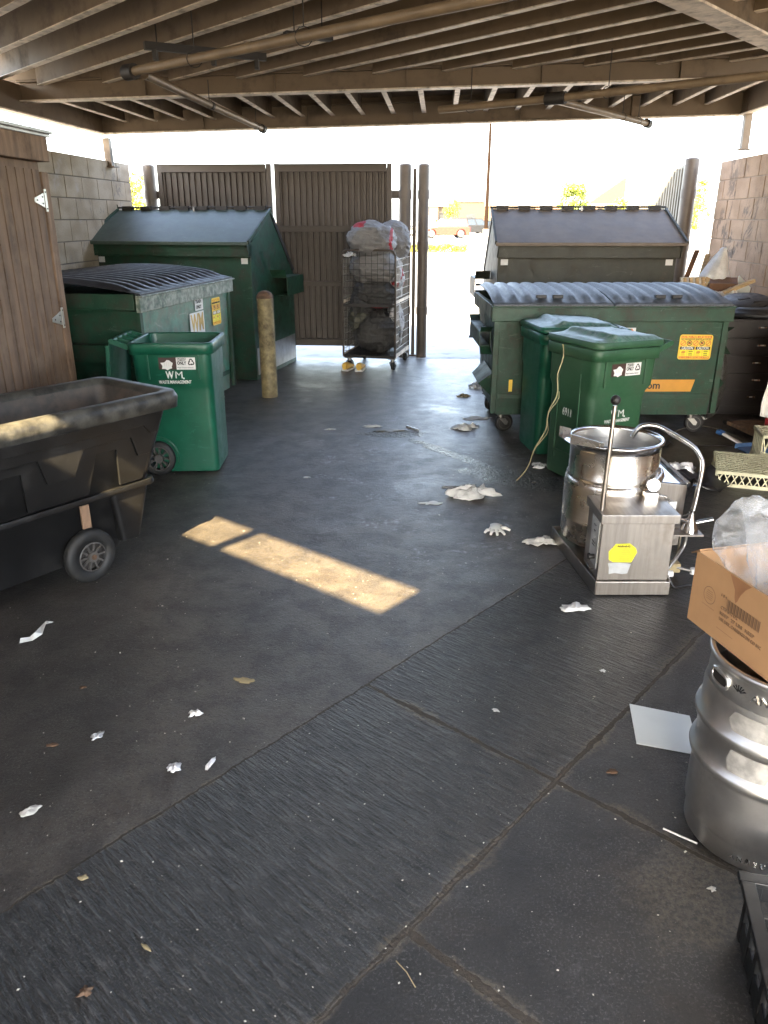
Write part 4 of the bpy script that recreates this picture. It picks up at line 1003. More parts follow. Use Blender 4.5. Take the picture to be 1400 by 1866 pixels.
for (x0, y0, x1, y1) in ((-CW/2, 0, CW/2, 0), (-CW/2, CD, CW/2, CD)):
    bm = MB(); bm.tube(hoop(x0, y0, x1, y1), .012, 'gate_paint', 10); o = bm.build('end_frame', lc)
    w_ = MB()
    for k in range(1, 9): xx = x0 + (x1-x0)*k/9; w_.tube([(xx, y0, z0), (xx, y0, z1-.02)], .003, 'iron_dark', 5)
    for k in range(1, 17): zz = z0 + (z1-.08-z0)*k/17; w_.tube([(x0, y0, zz), (x1, y0, zz)], .003, 'iron_dark', 5)
    w_.build('wire_mesh', o)
    w_ = MB(); w_.box((0, y0-.004, .76), (CW, .008, .03), 'iron_dark'); w_.build('crossbar', o)
for x_ in (-CW/2, CW/2):
    w_ = MB()
    for k in range(1, 12): yy = CD*k/12; w_.tube([(x_, yy, z0), (x_, yy, z1-.10)], .003, 'galvanised', 5)
    for k in range(1, 14): zz = z0 + (z1-.10-z0)*k/13; w_.tube([(x_, 0, zz), (x_, CD, zz)], .004, 'galvanised', 5)
    o = w_.build('side_mesh', lc)
    for zz, hh in ((.80, .035), (z0+.01, .045)): w_ = MB(); w_.box((x_, CD/2, zz), (.013, CD, hh), 'beam_flange'); w_.build('side_rail', o)
for (x_, y_) in ((-CW/2+.06, .05), (CW/2-.04, .05), (-CW/2+.06, CD-.07), (CW/2-.04, CD-.07)): caster(lc, x_, y_, .145, .055, R(85))
Lm = Matrix.Translation(lc.location) @ Matrix.Rotation(R(-13), 4, 'Z')
def inc(x, y, z): v = Lm @ Vector((x, y, z)); return tuple(v)
redtop = ('red_cloth', lambda c: (.235 < c.x < .262) or (c.z > .345 and -.20 < c.x < -.06))
lump('laundry_bag', 'grey laundry bag with red trim lying along the top of the cage cart', 'laundry bag', inc(-.02, .25, 1.28), (.28, .27, .19), 'bag_grey', 2, .16, 7, rz=R(-8), stripes=redtop)
lump('laundry_bag', 'rounded grey bag with red trim at the rear right of the cage top', 'laundry bag', inc(.15, .60, 1.20), (.21, .21, .23), 'bag_grey', 5, .16, 7, rz=.3, stripes=('red_cloth', lambda c: c.x > .185))
lump('laundry_bag', 'grey bag filling the upper cage just under the top rail', 'laundry bag', inc(0, .30, .98), (.28, .28, .20), 'bag_grey', 9, .12)
lump('laundry_bag', 'dark grey bag in the middle of the cage above the crossbar', 'laundry bag', inc(.02, .32, .70), (.27, .29, .17), 'bag_dark', 12, .14, stripes=('red_cloth', lambda c: c.z < .06 and c.y < 0))
lump('laundry_bag', 'round dark bag at the bottom right of the cage', 'laundry bag', inc(.04, .29, .18), (.27, .28, .23), 'bag_dark', 15, .16)
lump('laundry_bag', 'olive bag slumped low on the left inside the cage', 'laundry bag', inc(-.17, .32, .36), (.15, .26, .20), 'bag_olive', 18, .2)
lump('laundry_bag', 'black bag squeezed behind the crossbar on the left of the cage', 'laundry bag', inc(-.15, .30, .56), (.15, .25, .16), 'bag_dark', 27, .18)
lump('laundry_bag', 'dark bag wedged high in the rear of the cage', 'laundry bag', inc(-.04, .60, .60), (.24, .18, .34), 'bag_dark', 29, .15)
lump('laundry_bag', 'dark bag wedged low in the rear of the cage', 'laundry bag', inc(-.06, .60, .18), (.22, .18, .24), 'bag_dark', 33, .15)
lump('linen_bundle', 'black and white striped linen pressed against the upper right mesh', 'linen', inc(.20, .50, .82), (.11, .30, .24), 'stripe_cloth', 21, .25, 9, stripes=('red_cloth', lambda c: noise.noise(c*9) > .28))
lump('linen_bundle', 'black and white striped linen in the lower right of the cage', 'linen', inc(.21, .50, .19), (.10, .31, .27), 'stripe_cloth', 24, .25, 9)
crumple('linen_bundle', 'white crumpled cloth poking out at the top left of the cage', 'linen', inc(-.22, .03, 1.30), .17, .12, .07, 'bag_white', 4, n=14)
for i, (x_, lab) in enumerate(((-.24, 'left shoe of the yellow pair under the cage cart'), (-.085, 'right shoe of the yellow pair under the cage cart'))):
    t = thing('shoe', lab, 'shoe', inc(x_ - .02, -.01, 0), R(-13 + 175 + i*10), 'yellow shoes under the cart')
    sh_ = MB(); rings = []
    for (y_, wx, hz, zc) in ((-.14,.025,.02,.035),(-.12,.04,.035,.045),(-.06,.05,.05,.055),(0,.045,.07,.07),(.06,.042,.085,.085),(.11,.04,.095,.09),(.135,.03,.085,.09)):
        rings.append([(wx*math.cos(a), y_, zc*.5+.015 + hz*.5*math.sin(a)) for a in [2*PI*k/14 for k in range(14)]])
    sh_.loft(rings, 'yellow_shoe'); sh_.build('upper', t)
    so = MB(); so.prism([(p[0]*1.0, p[1]) for p in [(-.04,-.13),(.04,-.13),(.055,-.05),(.047,.13),(-.047,.13),(-.055,-.05)]], 0, .022, 'label_white'); so.build('sole', t, bevel=.004)

# ------------------------------------------------------------------ tilting steam kettle
K = (1.20, 3.80, 0)
kt = thing('steam_kettle', 'dirty stainless steel steam kettle with control box, lever and filler pipe', 'kettle', K)
def kp(X, Y, Z): return (X - K[0], Y - K[1], Z)
bm = MB(); fp = [(1.03,3.36),(1.385,3.36),(1.44,3.6),(1.50,4.12),(.965,4.08)]
bm.prism([(p[0]-K[0], p[1]-K[1]) for p in fp], .012, .055, 'steel_dark'); 
n_ = len(fp)
for i in range(n_):
    a, c = fp[i], fp[(i+1) % n_]; bm.bar(kp(a[0], a[1], .04), kp(c[0], c[1], .04), .008, .07, 'steel_dark')
bm.build('base', kt, bevel=.002)
bm = MB(); bm.box(kp(1.2075, 3.505, .225), (.345, .255, .31), 'steel_dark'); bx = bm.build('control_box', kt, bevel=.003)
bm = MB(); bm.box(kp(1.2085, 3.50, .398), (.372, .285, .045), 'steel_dark'); bm.build('cover', kt, bevel=.003)
bm = MB(); bm.box(kp(1.033, 3.47, .245), (.006, .13, .235), 'label_silver')
for z, l in ((.33,.03),(.30,.02),(.24,.05),(.225,.04)): bm.box(kp(1.0285, 3.47, z), (.003, l, .003), 'label_black')
bm.build('control_panel', kt); bm = MB(); bm.cyl(kp(1.005, 3.44, .175), .012, .026, 'label_black', 14, 'x'); bm.cyl(kp(1.0, 3.44, .175), .017, .008, 'label_black', 14, 'x'); bm.build('knob', kt)
bm = MB(); bm.tube([kp(1.03, 3.40, .125), kp(1.008, 3.41, .120), kp(1.008, 3.50, .120), kp(1.03, 3.51, .125)], .003, 'steel_bright', 6); bm.build('guard_bar', kt)
bm = MB(); T = frame(kp(1.145, 3.3765, .215), (1,0,0))
oc = [(-.062,-.030),(-.066,.012),(-.035,.052),(.030,.055),(.062,.030),(.070,.008),(.048,-.045),(-.040,-.043)]
bm.add([tuple(T @ Vector((*p, 0))) for p in oc], [tuple(range(8))], 'label_bright_yellow')
for j in range(7): quad(bm, T, -.052 + .004*(j % 2), .030-j*.0105, .046 - .006*((j*2) % 3), .0325-j*.0105, 'cardboard_ink', .0006)
bm.text('WARNING', .013, T @ Matrix.Translation((.003, .040, .0008)), 'label_black', .02)
bm.build('sticker', kt)
bm = MB(); T = frame(kp(1.14, 3.3765, .138), (1,0,0)); pl = [(-.060,.028),(-.052,.004),(-.050,-.030),(-.020,-.024),(.015,-.030),(.040,-.026),(.052,.024),(.0,.031)]
bm.add([tuple(T @ Vector((*p, 0))) for p in pl], [tuple(range(8))], 'label_silver'); bm.build('sticker', kt)
BC = kp(1.205, 3.86, 0)
bm = MB(); bm.lathe([(.0,.09),(.19,.09),(.232,.115),(.243,.15),(.2435,.235),(.247,.24),(.2435,.246),(.2435,.43),(.240,.448),(.232,.458),(.229,.462),(.236,.470),(.229,.480),(.228,.62)], 'steel', 64, BC); bm.build('barrel', kt)
bm = MB(); bm.lathe([(.228,.62),(.229,.645),(.238,.648),(.243,.656),(.240,.665),(.230,.668),(.222,.664),(.219,.650)], 'steel_bright', 64, BC); bm.build('rim', kt)
bm = MB(); bm.lathe([(.219,.650),(.214,.60),(.212,.35),(.18,.22),(.10,.16),(0,.14)], 'steel_inside', 64, BC); bm.build('bowl', kt)
bm = MB()
P1, P2, P3, P4 = kp(1.085,3.655,.655), kp(.935,3.735,.662), kp(.905,3.86,.668), kp(.985,3.945,.655)
def wall(a, c, h0, h1):
    bm.add([a, c, (c[0], c[1], c[2]+h1), (a[0], a[1], a[2]+h0)], [(0,1,2,3)], 'steel')
wall(P1, P2, .030, .050); wall(P3, P4, .055, .03)
bm.add([P1, P2, P3, P4], [(0,1,2,3)], 'steel_bright'); bm.build('pour_lip', kt, solid=.004)
bm = MB(); bm.tube([kp(1.040,3.43,.42), kp(1.058,3.46,.92)], .0105, 'steel_dark', 12); o = bm.build('lever', kt)
bm = MB(); bm.ball(kp(1.059,3.462,.945), .0235, 'label_black', 20); bm.build('lever_knob', o)
bm = MB(); T = frame(kp(1.335, 3.60, .487), (1,0,0), (0,.25,1)); bm.T = T; bm.cyl((0,0,-.018), .031, .022, 'steel_bright', 28); bm.cyl((0,0,.0045), .026, .001, 'label_white', 28)
for k in range(9): a = R(-40 + 32*k); bm.box((.020*math.cos(a), .020*math.sin(a), .006), (.006,.0015,.0006), 'label_black', a)
bm.box((.004,.004,.0065), (.026,.002,.0006), 'label_red', R(40)); bm.build('gauge', kt)
bm = MB(); bm.tube([kp(1.335,3.615,.485), kp(1.37,3.66,.49), kp(1.405,3.72,.495), kp(1.41,3.76,.51)], .024, 'steel', 14); bm.build('gauge_elbow', kt)
bm = MB(); bm.box(kp(1.325,3.60,.430), (.065,.04,.045), 'steel'); bm.tube([kp(1.36,3.60,.435), kp(1.40,3.59,.43), kp(1.405,3.59,.40)], .006, 'galvanised', 8); bm.ball(kp(1.405,3.585,.405), .014, 'galvanised', 10)
for k in range(7): bm.ball(kp(1.41+.006*k,3.585,.425-.004*k), .005, 'galvanised', 6)
bm.build('valve', kt)
bm = MB(); bm.box(kp(1.43,3.575,.385), (.04,.012,.05), 'label_white', R(10)); bm.build('paper_tag', kt)
bm = MB(); vs = [kp(*p) for p in ((1.38,3.68,.12),(1.54,3.70,.12),(1.52,4.02,.12),(1.36,4.10,.12),(1.38,3.68,.475),(1.545,3.70,.452),(1.49,4.02,.50),(1.36,4.10,.51))]
bm.add(vs, [(3,2,1,0),(4,5,6,7),(0,1,5,4),(1,2,6,5),(2,3,7,6),(3,0,4,7)], 'steel_dark'); bm.bar(kp(1.545,3.69,.459), kp(1.49,4.03,.507), .022, .022, 'steel_bright'); bm.build('hinge_housing', kt, bevel=.003)
bm = MB(); bm.add([kp(*p) for p in ((1.385,3.69,.4775),(1.535,3.71,.4565),(1.482,4.0,.502),(1.365,4.08,.512))], [(0,1,2,3)], 'steel_bright'); bm.build('housing_top', kt)
def smooth_path(pts, n=8):
    out = []; P = [Vector(p) for p in pts]; P = [P[0]] + P + [P[-1]]
    for i in range(1, len(P)-2):
        for k in range(n):
            t_ = k/n; a, b2, c, d = P[i-1], P[i], P[i+1], P[i+2]
            out.append(.5*((2*b2) + (-a+c)*t_ + (2*a-5*b2+4*c-d)*t_**2 + (-a+3*b2-3*c+d)*t_**3))
    return out + [P[-2]]
bm = MB(); bm.tube(smooth_path([kp(1.555,3.62,.30), kp(1.57,3.63,.42), kp(1.580,3.64,.56), kp(1.572,3.66,.615), kp(1.53,3.69,.665), kp(1.42,3.75,.725), kp(1.36,3.775,.745), kp(1.30,3.79,.735), kp(1.265,3.80,.68)]), .0125, 'steel_bright', 14); bm.build('filler_pipe', kt)
bm = MB(); bm.lathe([(.045,.235),(.043,.255),(.016,.315),(.016,.345)], 'steel_bright', 8, kp(1.552,3.615,0)); 
bm.tube([kp(1.552,3.615,.285), kp(1.48,3.60,.31), kp(1.46,3.60,.315)], .011, 'steel_bright', 10); bm.tube([kp(1.552,3.615,.275), kp(1.63,3.61,.295), kp(1.66,3.61,.30)], .011, 'steel_bright', 10)
bm.build('mixing_valve', kt)
bm = MB(); bm.box(kp(1.455,3.60,.322), (.03,.022,.02), 'red_handle'); bm.tube([kp(1.49,3.59,.325), kp(1.53,3.585,.345)], .004, 'label_black', 6); bm.build('valve_handle', kt)
bm = MB(); bm.box(kp(1.49,3.61,.232), (.23,.10,.008), 'steel_dark'); bm.add([kp(1.385,3.56,.225), kp(1.385,3.56,.15), kp(1.47,3.56,.225)], [(0,1,2)], 'steel_dark'); bm.build('shelf_bracket', kt)
bm = MB(); bm.tube(smooth_path([kp(1.535,3.60,.23), kp(1.53,3.60,.16), kp(1.47,3.55,.10), kp(1.42,3.52,.05)]), .009, 'galvanised', 8); bm.tube([kp(1.515,3.62,.23), kp(1.51,3.62,.03)], .006, 'gate_pale', 8)
bm.build('drain_hose', kt)
bm = MB(); bm.box(kp(1.49,3.60,.045), (.06,.05,.05), 'leaf_tan'); bm.tube([kp(1.50,3.58,.05), kp(1.58,3.55,.04)], .008, 'galvanised', 8); bm.cyl(kp(1.575,3.55,.028), .016, .028, 'label_white', 12); bm.build('drain_fitting', kt, bevel=.003); bm = MB(); bm.cyl(kp(1.385,3.45,.075), .017, .045, 'label_white', 14, 'x'); bm.build('drain_cap', kt)
bm = MB(); bm.tube(smooth_path([(1.415,3.45,.06),(1.44,3.43,.012),(1.52,3.46,.008),(1.60,3.44,.008),(1.66,3.36,.01),(1.60,3.02,.03),(1.555,2.80,.09),(1.53,2.66,.13),(1.56,2.60,.10),(1.62,2.58,.02)]), .006, 'cord_black', 8)
tag(bm.build('power_cord'), 'black power cord looping over the floor beside the kettle', 'cord')

# ------------------------------------------------------------------ keg, box with plastic liner, crate
kg = thing('beer_keg', 'dented stainless steel beer keg under the cardboard box', 'keg', (1.11, 1.82, 0))
prof = [(.17,.02),(.192,.012),(.197,.02),(.197,.075),(.2,.085),(.2035,.095),(.2035,.18),(.2035,.255),(.2035,.266),(.2145,.274),(.2175,.285),(.2145,.296),(.2035,.304),(.2035,.345),(.2035,.389),(.2145,.397),(.2175,.408),(.2145,.419),(.2035,.427),(.2035,.49),(.198,.515)]
bm = MB(); bm.lathe(prof, 'keg_steel', 80); bm.build('body', kg)
bm = MB(); bm.lathe([(.197,.512),(.196,.585),(.198,.592),(.203,.597),(.2045,.604),(.200,.611),(.192,.611),(.187,.605),(.188,.595),(.189,.52)], 'keg_steel', 80); ch_ = bm.build('top_chime', kg)
bm = MB(); bm.lathe([(.189,.525),(.12,.548),(.06,.556),(.03,.556),(.03,.575),(0,.575)], 'keg_steel', 48); bm.build('top_dome', kg)
def arc_patch(bm, a0, a1, z0_, z1_, r, mt, oval=True, n=14):
    ac, aw, zc, zh = (a0+a1)/2, (a1-a0)/2, (z0_+z1_)/2, (z1_-z0_)/2; ex = .55 if oval else .2; vs = []; pts = []
    for k in range(n+1):
        u = -1 + 2*k/n; hh = zh*(max(0, 1-abs(u)**(2/ex))**(ex/2)); a = ac + aw*u
        for v in (-1, 1): vs.append((r*math.cos(a), r*math.sin(a), zc + v*hh))
    bm.add(vs, [(2*k, 2*k+2, 2*k+3, 2*k+1) for k in range(n)], mt)
    return vs[0::2] + vs[1::2][::-1]
for ac in (R(187), R(7), R(97)):
    bm = MB(); pts = arc_patch(bm, ac-.20, ac+.20, .533, .570, .1985, 'label_black'); o = bm.build('hand_hole_shade', kg)  # dark oval painted for the shaded opening; the chime is not cut
    bm = MB(); bm.tube(pts + [pts[0]], .0045, 'keg_steel', 8); bm.build('hole_lip', o)
bm = MB(); arc_patch(bm, R(238), R(240.5), .043, .058, .1985, 'label_black'); bm.build('drain_hole', kg)  # likewise a dark spot on the uncut steel
def curved_text(bm, body, size, r, a0, z, mt, pitch):
    for i, ch in enumerate(body):
        a = a0 + i*pitch; T = frame((r*math.cos(a), r*math.sin(a), z), (-math.sin(a), math.cos(a), 0)); bm.text(ch, size, T, mt, .01, .0008)
bm = MB(); curved_text(bm, 'ANHEUSER-BUSCH', .030, .1985, R(222), .553, 'steel_bright', .118)
curved_text(bm, 'ANHEUSER-BUSCH', .022, .1985, R(228), .045, 'steel_bright', .10)
a = R(209)
for k in range(6):                                                 # stamped bird mark: a fan of feathers
    f = frame((.1985*math.cos(a), .1985*math.sin(a), .550), (-math.sin(a), math.cos(a), 0)) @ Matrix.Rotation(R(-55+22*k), 4, 'Z')
    bm.add([tuple(f @ Vector(p)) for p in ((-.0015,.004,.0006),(.0015,.004,.0006),(.003,.024,.0006),(-.002,.022,.0006))], [(0,1,2,3)], 'steel_bright')
bm.build('embossed_lettering', kg)
bm = MB(); arc_patch(bm, R(206), R(262), .437, .497, .2042, 'keg_residue', False); arc_patch(bm, R(210), R(243), .312, .380, .2042, 'keg_residue', False); bm.build('label_residue', kg)

# cardboard box (rests on the keg); local x runs along the visible face towards the camera
bxr = math.atan2(-.97, .235)
cb = thing('cardboard_box', 'open brown cardboard box with barcode resting on the keg', 'box', (.90, 2.02, .613), bxr)
BL, BW, BH = .60, .40, .215
bm = MB()
for (cx, cy, dx, dy) in ((BL/2, .002, BL, .004), (BL/2, BW-.002, BL, .004), (.002, BW/2, .004, BW-.008), (BL-.002, BW/2, .004, BW-.008)):
    bm.box((cx, cy, BH/2), (dx, dy, BH), 'cardboard')
bm.box((BL/2, BW/2, .003), (BL-.01, BW-.01, .005), 'cardboard')
bm.build('carton', cb)
f = MB(); f.add([(-.002,.01,BH), (-.002,BW-.01,BH), (-.09,BW-.04,BH-.05), (-.09,.05,BH-.05)], [(0,1,2,3)], 'cardboard'); f.build('flap', cb, solid=.004)
f = MB(); f.add([(.01,.004,BH), (BL-.01,.004,BH), (BL-.05,.03,BH-.10), (.05,.03,BH-.10)], [(0,1,2,3)], 'cardboard'); f.build('flap', cb, solid=.004)
pr_ = MB(); T = frame((.0, -.0015, 0), (1, 0, 0))
for k in range(34):
    wk = .0012 + .0014*((k*7) % 3); x_ = .155 + k*.0040; quad(pr_, T, x_, .108, x_+wk, .140, 'cardboard_ink')
pr_.text('1 0 4', .012, T @ Matrix.Translation((.140, .140, 0)), 'cardboard_ink', .0)
for j, (s_, wd_) in enumerate((('CTN 6/12 OZ', .07), ('KEEP  27 LBS  KEEP', .14), ('USE DRY, CARRINGTON CO INC', .17))): pr_.text(s_, .013, T @ Matrix.Translation((.135 + wd_/2, .108-.017*(j+.2), 0)), 'cardboard_ink', .01, width=wd_)
ring = [(.082+.026*math.cos(a), .115+.026*math.sin(a)) for a in [2*PI*i/28 for i in range(28)]]; inn = [(.082+.024*math.cos(a), .115+.024*math.sin(a)) for a in [2*PI*i/28 for i in range(28)]]
pr_.add([tuple(T @ Vector((*p, 0))) for p in ring + inn], [(i, (i+1) % 28, 28+(i+1) % 28, 28+i) for i in range(28)], 'cardboard_ink')
for j in range(5): quad(pr_, T, .082-.016+.002*abs(j-2), .103+j*.006, .082+.016-.002*abs(j-2), .1045+j*.006, 'cardboard_ink')
quad(pr_, T, .055, .080, .11, .0812, 'cardboard_ink'); quad(pr_, T, .13, .040, .20, .0413, 'cardboard_ink')
pr_.build('printing', cb)
sn = MB(); st = [(.150,.213),(.235,.213),(.215,.195),(.200,.172),(.192,.150),(.186,.142),(.180,.155),(.176,.178),(.162,.196)]; sn.add([tuple(T @ Vector((p[0], p[1], -.0004))) for p in st], [tuple(range(len(st)))], 'cardboard_stain'); sn.build('stain', cb)
# plastic liner: a puffy crumpled clear bag
bb = MB(); rings = []; NA = 120
for i_, (sc_, z_) in enumerate([(.55,.02),(.90,.03),(.93,.08),(.94,.13),(.94,.18),(.96,.215),(1.03,.235),(1.04,.265),(1.01,.30),(.98,.335),(.95,.365),(.91,.385),(.86,.39),(.81,.375),(.77,.34),(.74,.29),(.72,.23),(.69,.17),(.60,.12),(.35,.10),(.05,.095)]):
    base_ = rrect(.56*sc_, .37*sc_, .12*sc_, 29)
    ring_ = []
    for k_, p_ in enumerate(base_):
        th_ = math.atan2(p_[1], p_[0]); q_ = Vector((math.cos(th_)*3.2, math.sin(th_)*3.2, z_*5)); u_ = .5 + .5*min(1, i_/6)
        fold = .10*noise.noise(q_) + .07*(.4-abs(noise.noise(q_*2.1))) + .035*(.4-abs(noise.noise(q_*4.5)))
        if z_ < .22: fold = min(fold, .02)
        ring_.append((p_[0]*(1+fold*u_*1.5), p_[1]*(1+fold*u_*1.5), z_ + (.05*noise.noise(q_*.7 + Vector((7,0,0))) + .02*noise.noise(q_*2.5))*(1 if z_ > .2 else 0)))
    rings.append(ring_)
bb.loft(rings, 'clear_plastic', (False, True))
pb = bb.build('plastic_bag')
pb.location = Vector((.90, 2.02, .613)) + Matrix.Rotation(bxr, 3, 'Z') @ Vector((.30, .20, .0)); pb.rotation_euler.z = bxr
tag(pb, 'crinkled clear plastic bag bulging out of the cardboard box', 'plastic bag')
# black crate, bottom right
cr = thing('plastic_crate', 'scuffed black plastic crate on the floor in the bottom right corner', 'crate', (.905, 1.475, 0), R(-14))
bm = MB(); CW2, CD2, H2 = .40, .42, .175
def cw(x0, x1, y0, y1, z0_, z1_, ti=.0): bm.box(((x0+x1)/2, (y0+y1)/2, (z0_+z1_)/2), (abs(x1-x0), abs(y1-y0), z1_-z0_), 'crate_black')
cw(.012, CW2-.012, -CD2+.012, -.012, 0, .01)
for (x0, x1, y0, y1) in ((.006,.014,-CD2+.02,-.02),(CW2-.014,CW2-.006,-CD2+.02,-.02),(.02,CW2-.02,-.014,-.006),(.02,CW2-.02,-CD2+.006,-CD2+.014)):
    cw(x0, x1, y0, y1, .01, .07); cw(x0, x1, y0, y1, .12, H2)
for k in range(6):
    y_ = -.03 - k*(CD2-.06)/5; cw(.004, .02, y_-.012, y_+.012, 0, H2); x_ = .03 + k*(CW2-.06)/5; cw(x_-.012, x_+.012, -.02, -.004, 0, H2)
bm.build('shell', cr, bevel=.003)
bm = MB(); bm.box((CW2/2, -.004, H2), (CW2+.03, .034, .016), 'crate_black'); bm.box((CW2/2, -CD2+.004, H2), (CW2+.03, .034, .016), 'crate_black'); bm.box((.004, -CD2/2, H2+.001), (.034, CD2-.04, .016), 'crate_black'); bm.box((CW2-.004, -CD2/2, H2+.001), (.034, CD2-.04, .016), 'crate_black'); bm.build('rim', cr, bevel=.003)

# ------------------------------------------------------------------ right hand clutter
cab = thing('drawer_cabinet', 'black drawer cabinet with small silver label handles beside the long dumpster', 'cabinet', (3.08, 7.1, 0), R(-4))
bm = MB(); bm.box((.33, .25, .43), (.66, .50, .86), 'cabinet_black'); bm.box((.33, .24, .865), (.70, .54, .02), 'cabinet_black'); bm.build('carcass', cab, bevel=.004)
for k in range(5):
    z = .10 + k*.158; bm = MB(); bm.box((.33, -.008, z+.055), (.61, .016, .148), 'cabinet_black'); o = bm.build('drawer', cab, bevel=.003)
    bm = MB(); bm.box((.33 + .02*(k % 2), -.022, z+.07), (.075, .010, .016), 'steel_bright'); bm.box((.33+.02*(k % 2), -.028, z+.072), (.028, .006, .01), 'label_white'); bm.build('handle', o, bevel=.002)
lump('rubbish_sack', 'dull grey sack slumped between the long dumpster and the drawer cabinet', 'sack', (2.98, 6.95, 0), (.09, .16, .34), 'bag_dark', 31, .15)
t = thing('round_lid', 'large black round lid with a slot handle on top of the drawer cabinet', 'lid', (3.42, 7.22, .885))
bm = MB(); bm.lathe([(0,.0),(.26,.0),(.29,.015),(.30,.035),(.28,.05),(.24,.055),(.23,.075),(.20,.085),(0,.088)], 'lid_black', 40); bm.build('disc', t)
bm = MB(); bm.tube([(-.06,0,.10),(-.05,0,.125),(.05,0,.125),(.06,0,.10)], .012, 'iron_dark', 8); bm.build('handle', t)
t = thing('round_lid', 'second black lid leaning under the slotted round lid on the cabinet', 'lid', (3.34, 7.36, .98)); t.rotation_euler = (R(10), R(-8), 0)
bm = MB(); bm.lathe([(0,.0),(.20,.0),(.225,.012),(.23,.03),(.20,.045),(0,.048)], 'lid_black', 36); bm.build('disc', t)
bm = MB(); bm.box((0,0,.05), (.10,.035,.006), 'iron_dark'); bm.build('slot', t)
t = thing('red_board', 'dusty red brown board lying along the wall behind the cabinet', 'board', W(2.95, 7.9, .93), -AN)
bm = MB(); bm.box((.1, .1, 0), (.50, 1.0, .03), 'board_red'); bm.build('panel', t, bevel=.003); bm = MB(); bm.box((-.15,.1,-.05), (.02,1.0,.13), 'board_red'); bm.build('edge', t, bevel=.003)
t = thing('pallet_stack', 'stack of old wooden pallets holding up the scrap by the tan wall', 'pallets', W(2.62, 8.35, 0), -AN)
for k in range(6):
    bm = MB()
    for y_ in (-.4, -.13, .13, .4): bm.box((.1, y_, .07+k*.14), (.9, .12, .02), 'wood_trim')
    for x_ in (-.3, .1, .5): bm.box((x_, 0, .03+k*.14), (.06, .95, .055), 'wood_trim')
    bm.build('pallet', t)
def plank(label, a, c, wd, th, mt, name='wood_offcut', cat='wood'):
    a = Vector(a); c = Vector(c); b_ = MB(); b_.bar((0,0,0), tuple(c-a), wd, th, mt); return tag(b_.build(name, loc=tuple(a), bevel=.003), label, cat)
plank('yellowish timber sticking out low across the scrap pile', (3.10, 7.85, .93), (3.72, 8.05, 1.14), .05, .035, 'wood_pale')
plank('upright brown plank leaning at the back of the scrap pile', (3.14, 8.5, .88), (3.38, 8.75, 1.40), .05, .02, 'wood_brown')
plank('pale plank leaning right behind the white bag on the scrap pile', (3.30, 8.45, .9), (3.50, 8.75, 1.36), .05, .02, 'wood_pale')
t = thing('broken_crate', 'broken pale slatted crate at the left of the scrap pile', 'crate', (3.18, 8.15, .90), R(18)); t.rotation_euler.x = R(-12)
for k in range(4):
    bm = MB(); bm.box((-.10+.075*k, 0, .13), (.032, .016, .26), 'wood_pale'); bm.build('slat', t)
bm = MB(); bm.box((.01, .018, .235), (.30, .016, .07), 'wood_white'); bm.box((.01, .018, .03), (.30, .016, .05), 'wood_white'); bm.build('rail', t)
t = thing('cardboard_scrap', 'brown cardboard carton in the middle of the scrap pile', 'carton', (3.48, 8.2, .93), R(-20)); t.rotation_euler.x = R(15)
bm = MB(); bm.box((0,0,.11), (.26,.20,.20), 'wood_brown'); bm.build('carton', t, bevel=.003)
t = thing('white_board_scrap', 'tilted white laminated board on the scrap pile', 'board', (3.66, 8.15, 1.0)); t.rotation_euler = (R(60), R(38), R(15))
bm = MB(); bm.box((0,.04,0), (.20,.24,.014), 'sheet_white'); bm.build('panel', t); bm = MB(); bm.box((.105,.04,0), (.012,.24,.02), 'wood_brown'); bm.build('edge', t)
def cone_bag(name, label, loc, r, h, mt, seed, lean=(0,0)):
    b_ = MB(); rings = []
    for i in range(26):
        u = i/25; rr = r*((1-u)**.8*.95 + .07 + (.06 if u > .92 else 0))
        rings.append([((rr*(1+.30*noise.noise(Vector((math.cos(2*PI*k/36)*2+seed, math.sin(2*PI*k/36)*2, u*.8)))+.12*noise.noise(Vector((math.cos(2*PI*k/36)*7+seed, math.sin(2*PI*k/36)*7, u*2)))))*math.cos(2*PI*k/36) + lean[0]*u, rr*(1+.3*noise.noise(Vector((math.cos(2*PI*k/36)*2, math.sin(2*PI*k/36)*2+seed, u*.8))))*math.sin(2*PI*k/36) + lean[1]*u, h*u) for k in range(36)])
    b_.loft(rings, mt); return tag(b_.build(name, loc=loc), label, 'bag')
cone_bag('plastic_sack', 'knotted white plastic sack on top of the scrap pile', (3.42, 8.35, 1.10), .17, .34, 'bag_white', 3, (.10, .05))
rnd = random.Random(9)
for i_, (nm_, lab_, x_, y_, z_, dx_, dy_, dz_, m_, rx_, ry_) in enumerate((
 ('paper_stack','white paper stack low at the front of the scrap pile',3.30,7.98,.96,.22,.16,.05,'label_white',10,-14),
 ('cardboard_sheet','folded brown sheet leaning at the back of the scrap pile',3.58,8.5,1.04,.26,.02,.22,'cardboard',-18,8),
 ('cardboard_sheet','small torn brown sheet under the tilted white board',3.55,8.02,.98,.20,.15,.02,'wood_brown',22,14),
 ('white_box','small white box tipped over near the yellowish timber',3.46,7.98,1.0,.13,.10,.09,'label_white',28,-20),
 ('wood_offcut','short pale wood block standing in the scrap pile',3.30,8.25,1.05,.05,.04,.22,'wood_pale',-14,20))):
    bm = MB(); bm.box((0,0,0), (dx_, dy_, dz_), m_); o = bm.build(nm_, loc=(x_, y_, z_), bevel=.002); o.rotation_euler = (R(rx_), R(ry_), rnd.uniform(-.6,.6)); tag(o, lab_, 'scrap')
crumple('plastic_wrap', 'second torn white wrap at the left foot of the scrap pile', 'plastic wrap', (3.16, 7.98, .98), .20, .16, .06, 'bag_white', 61, .3)
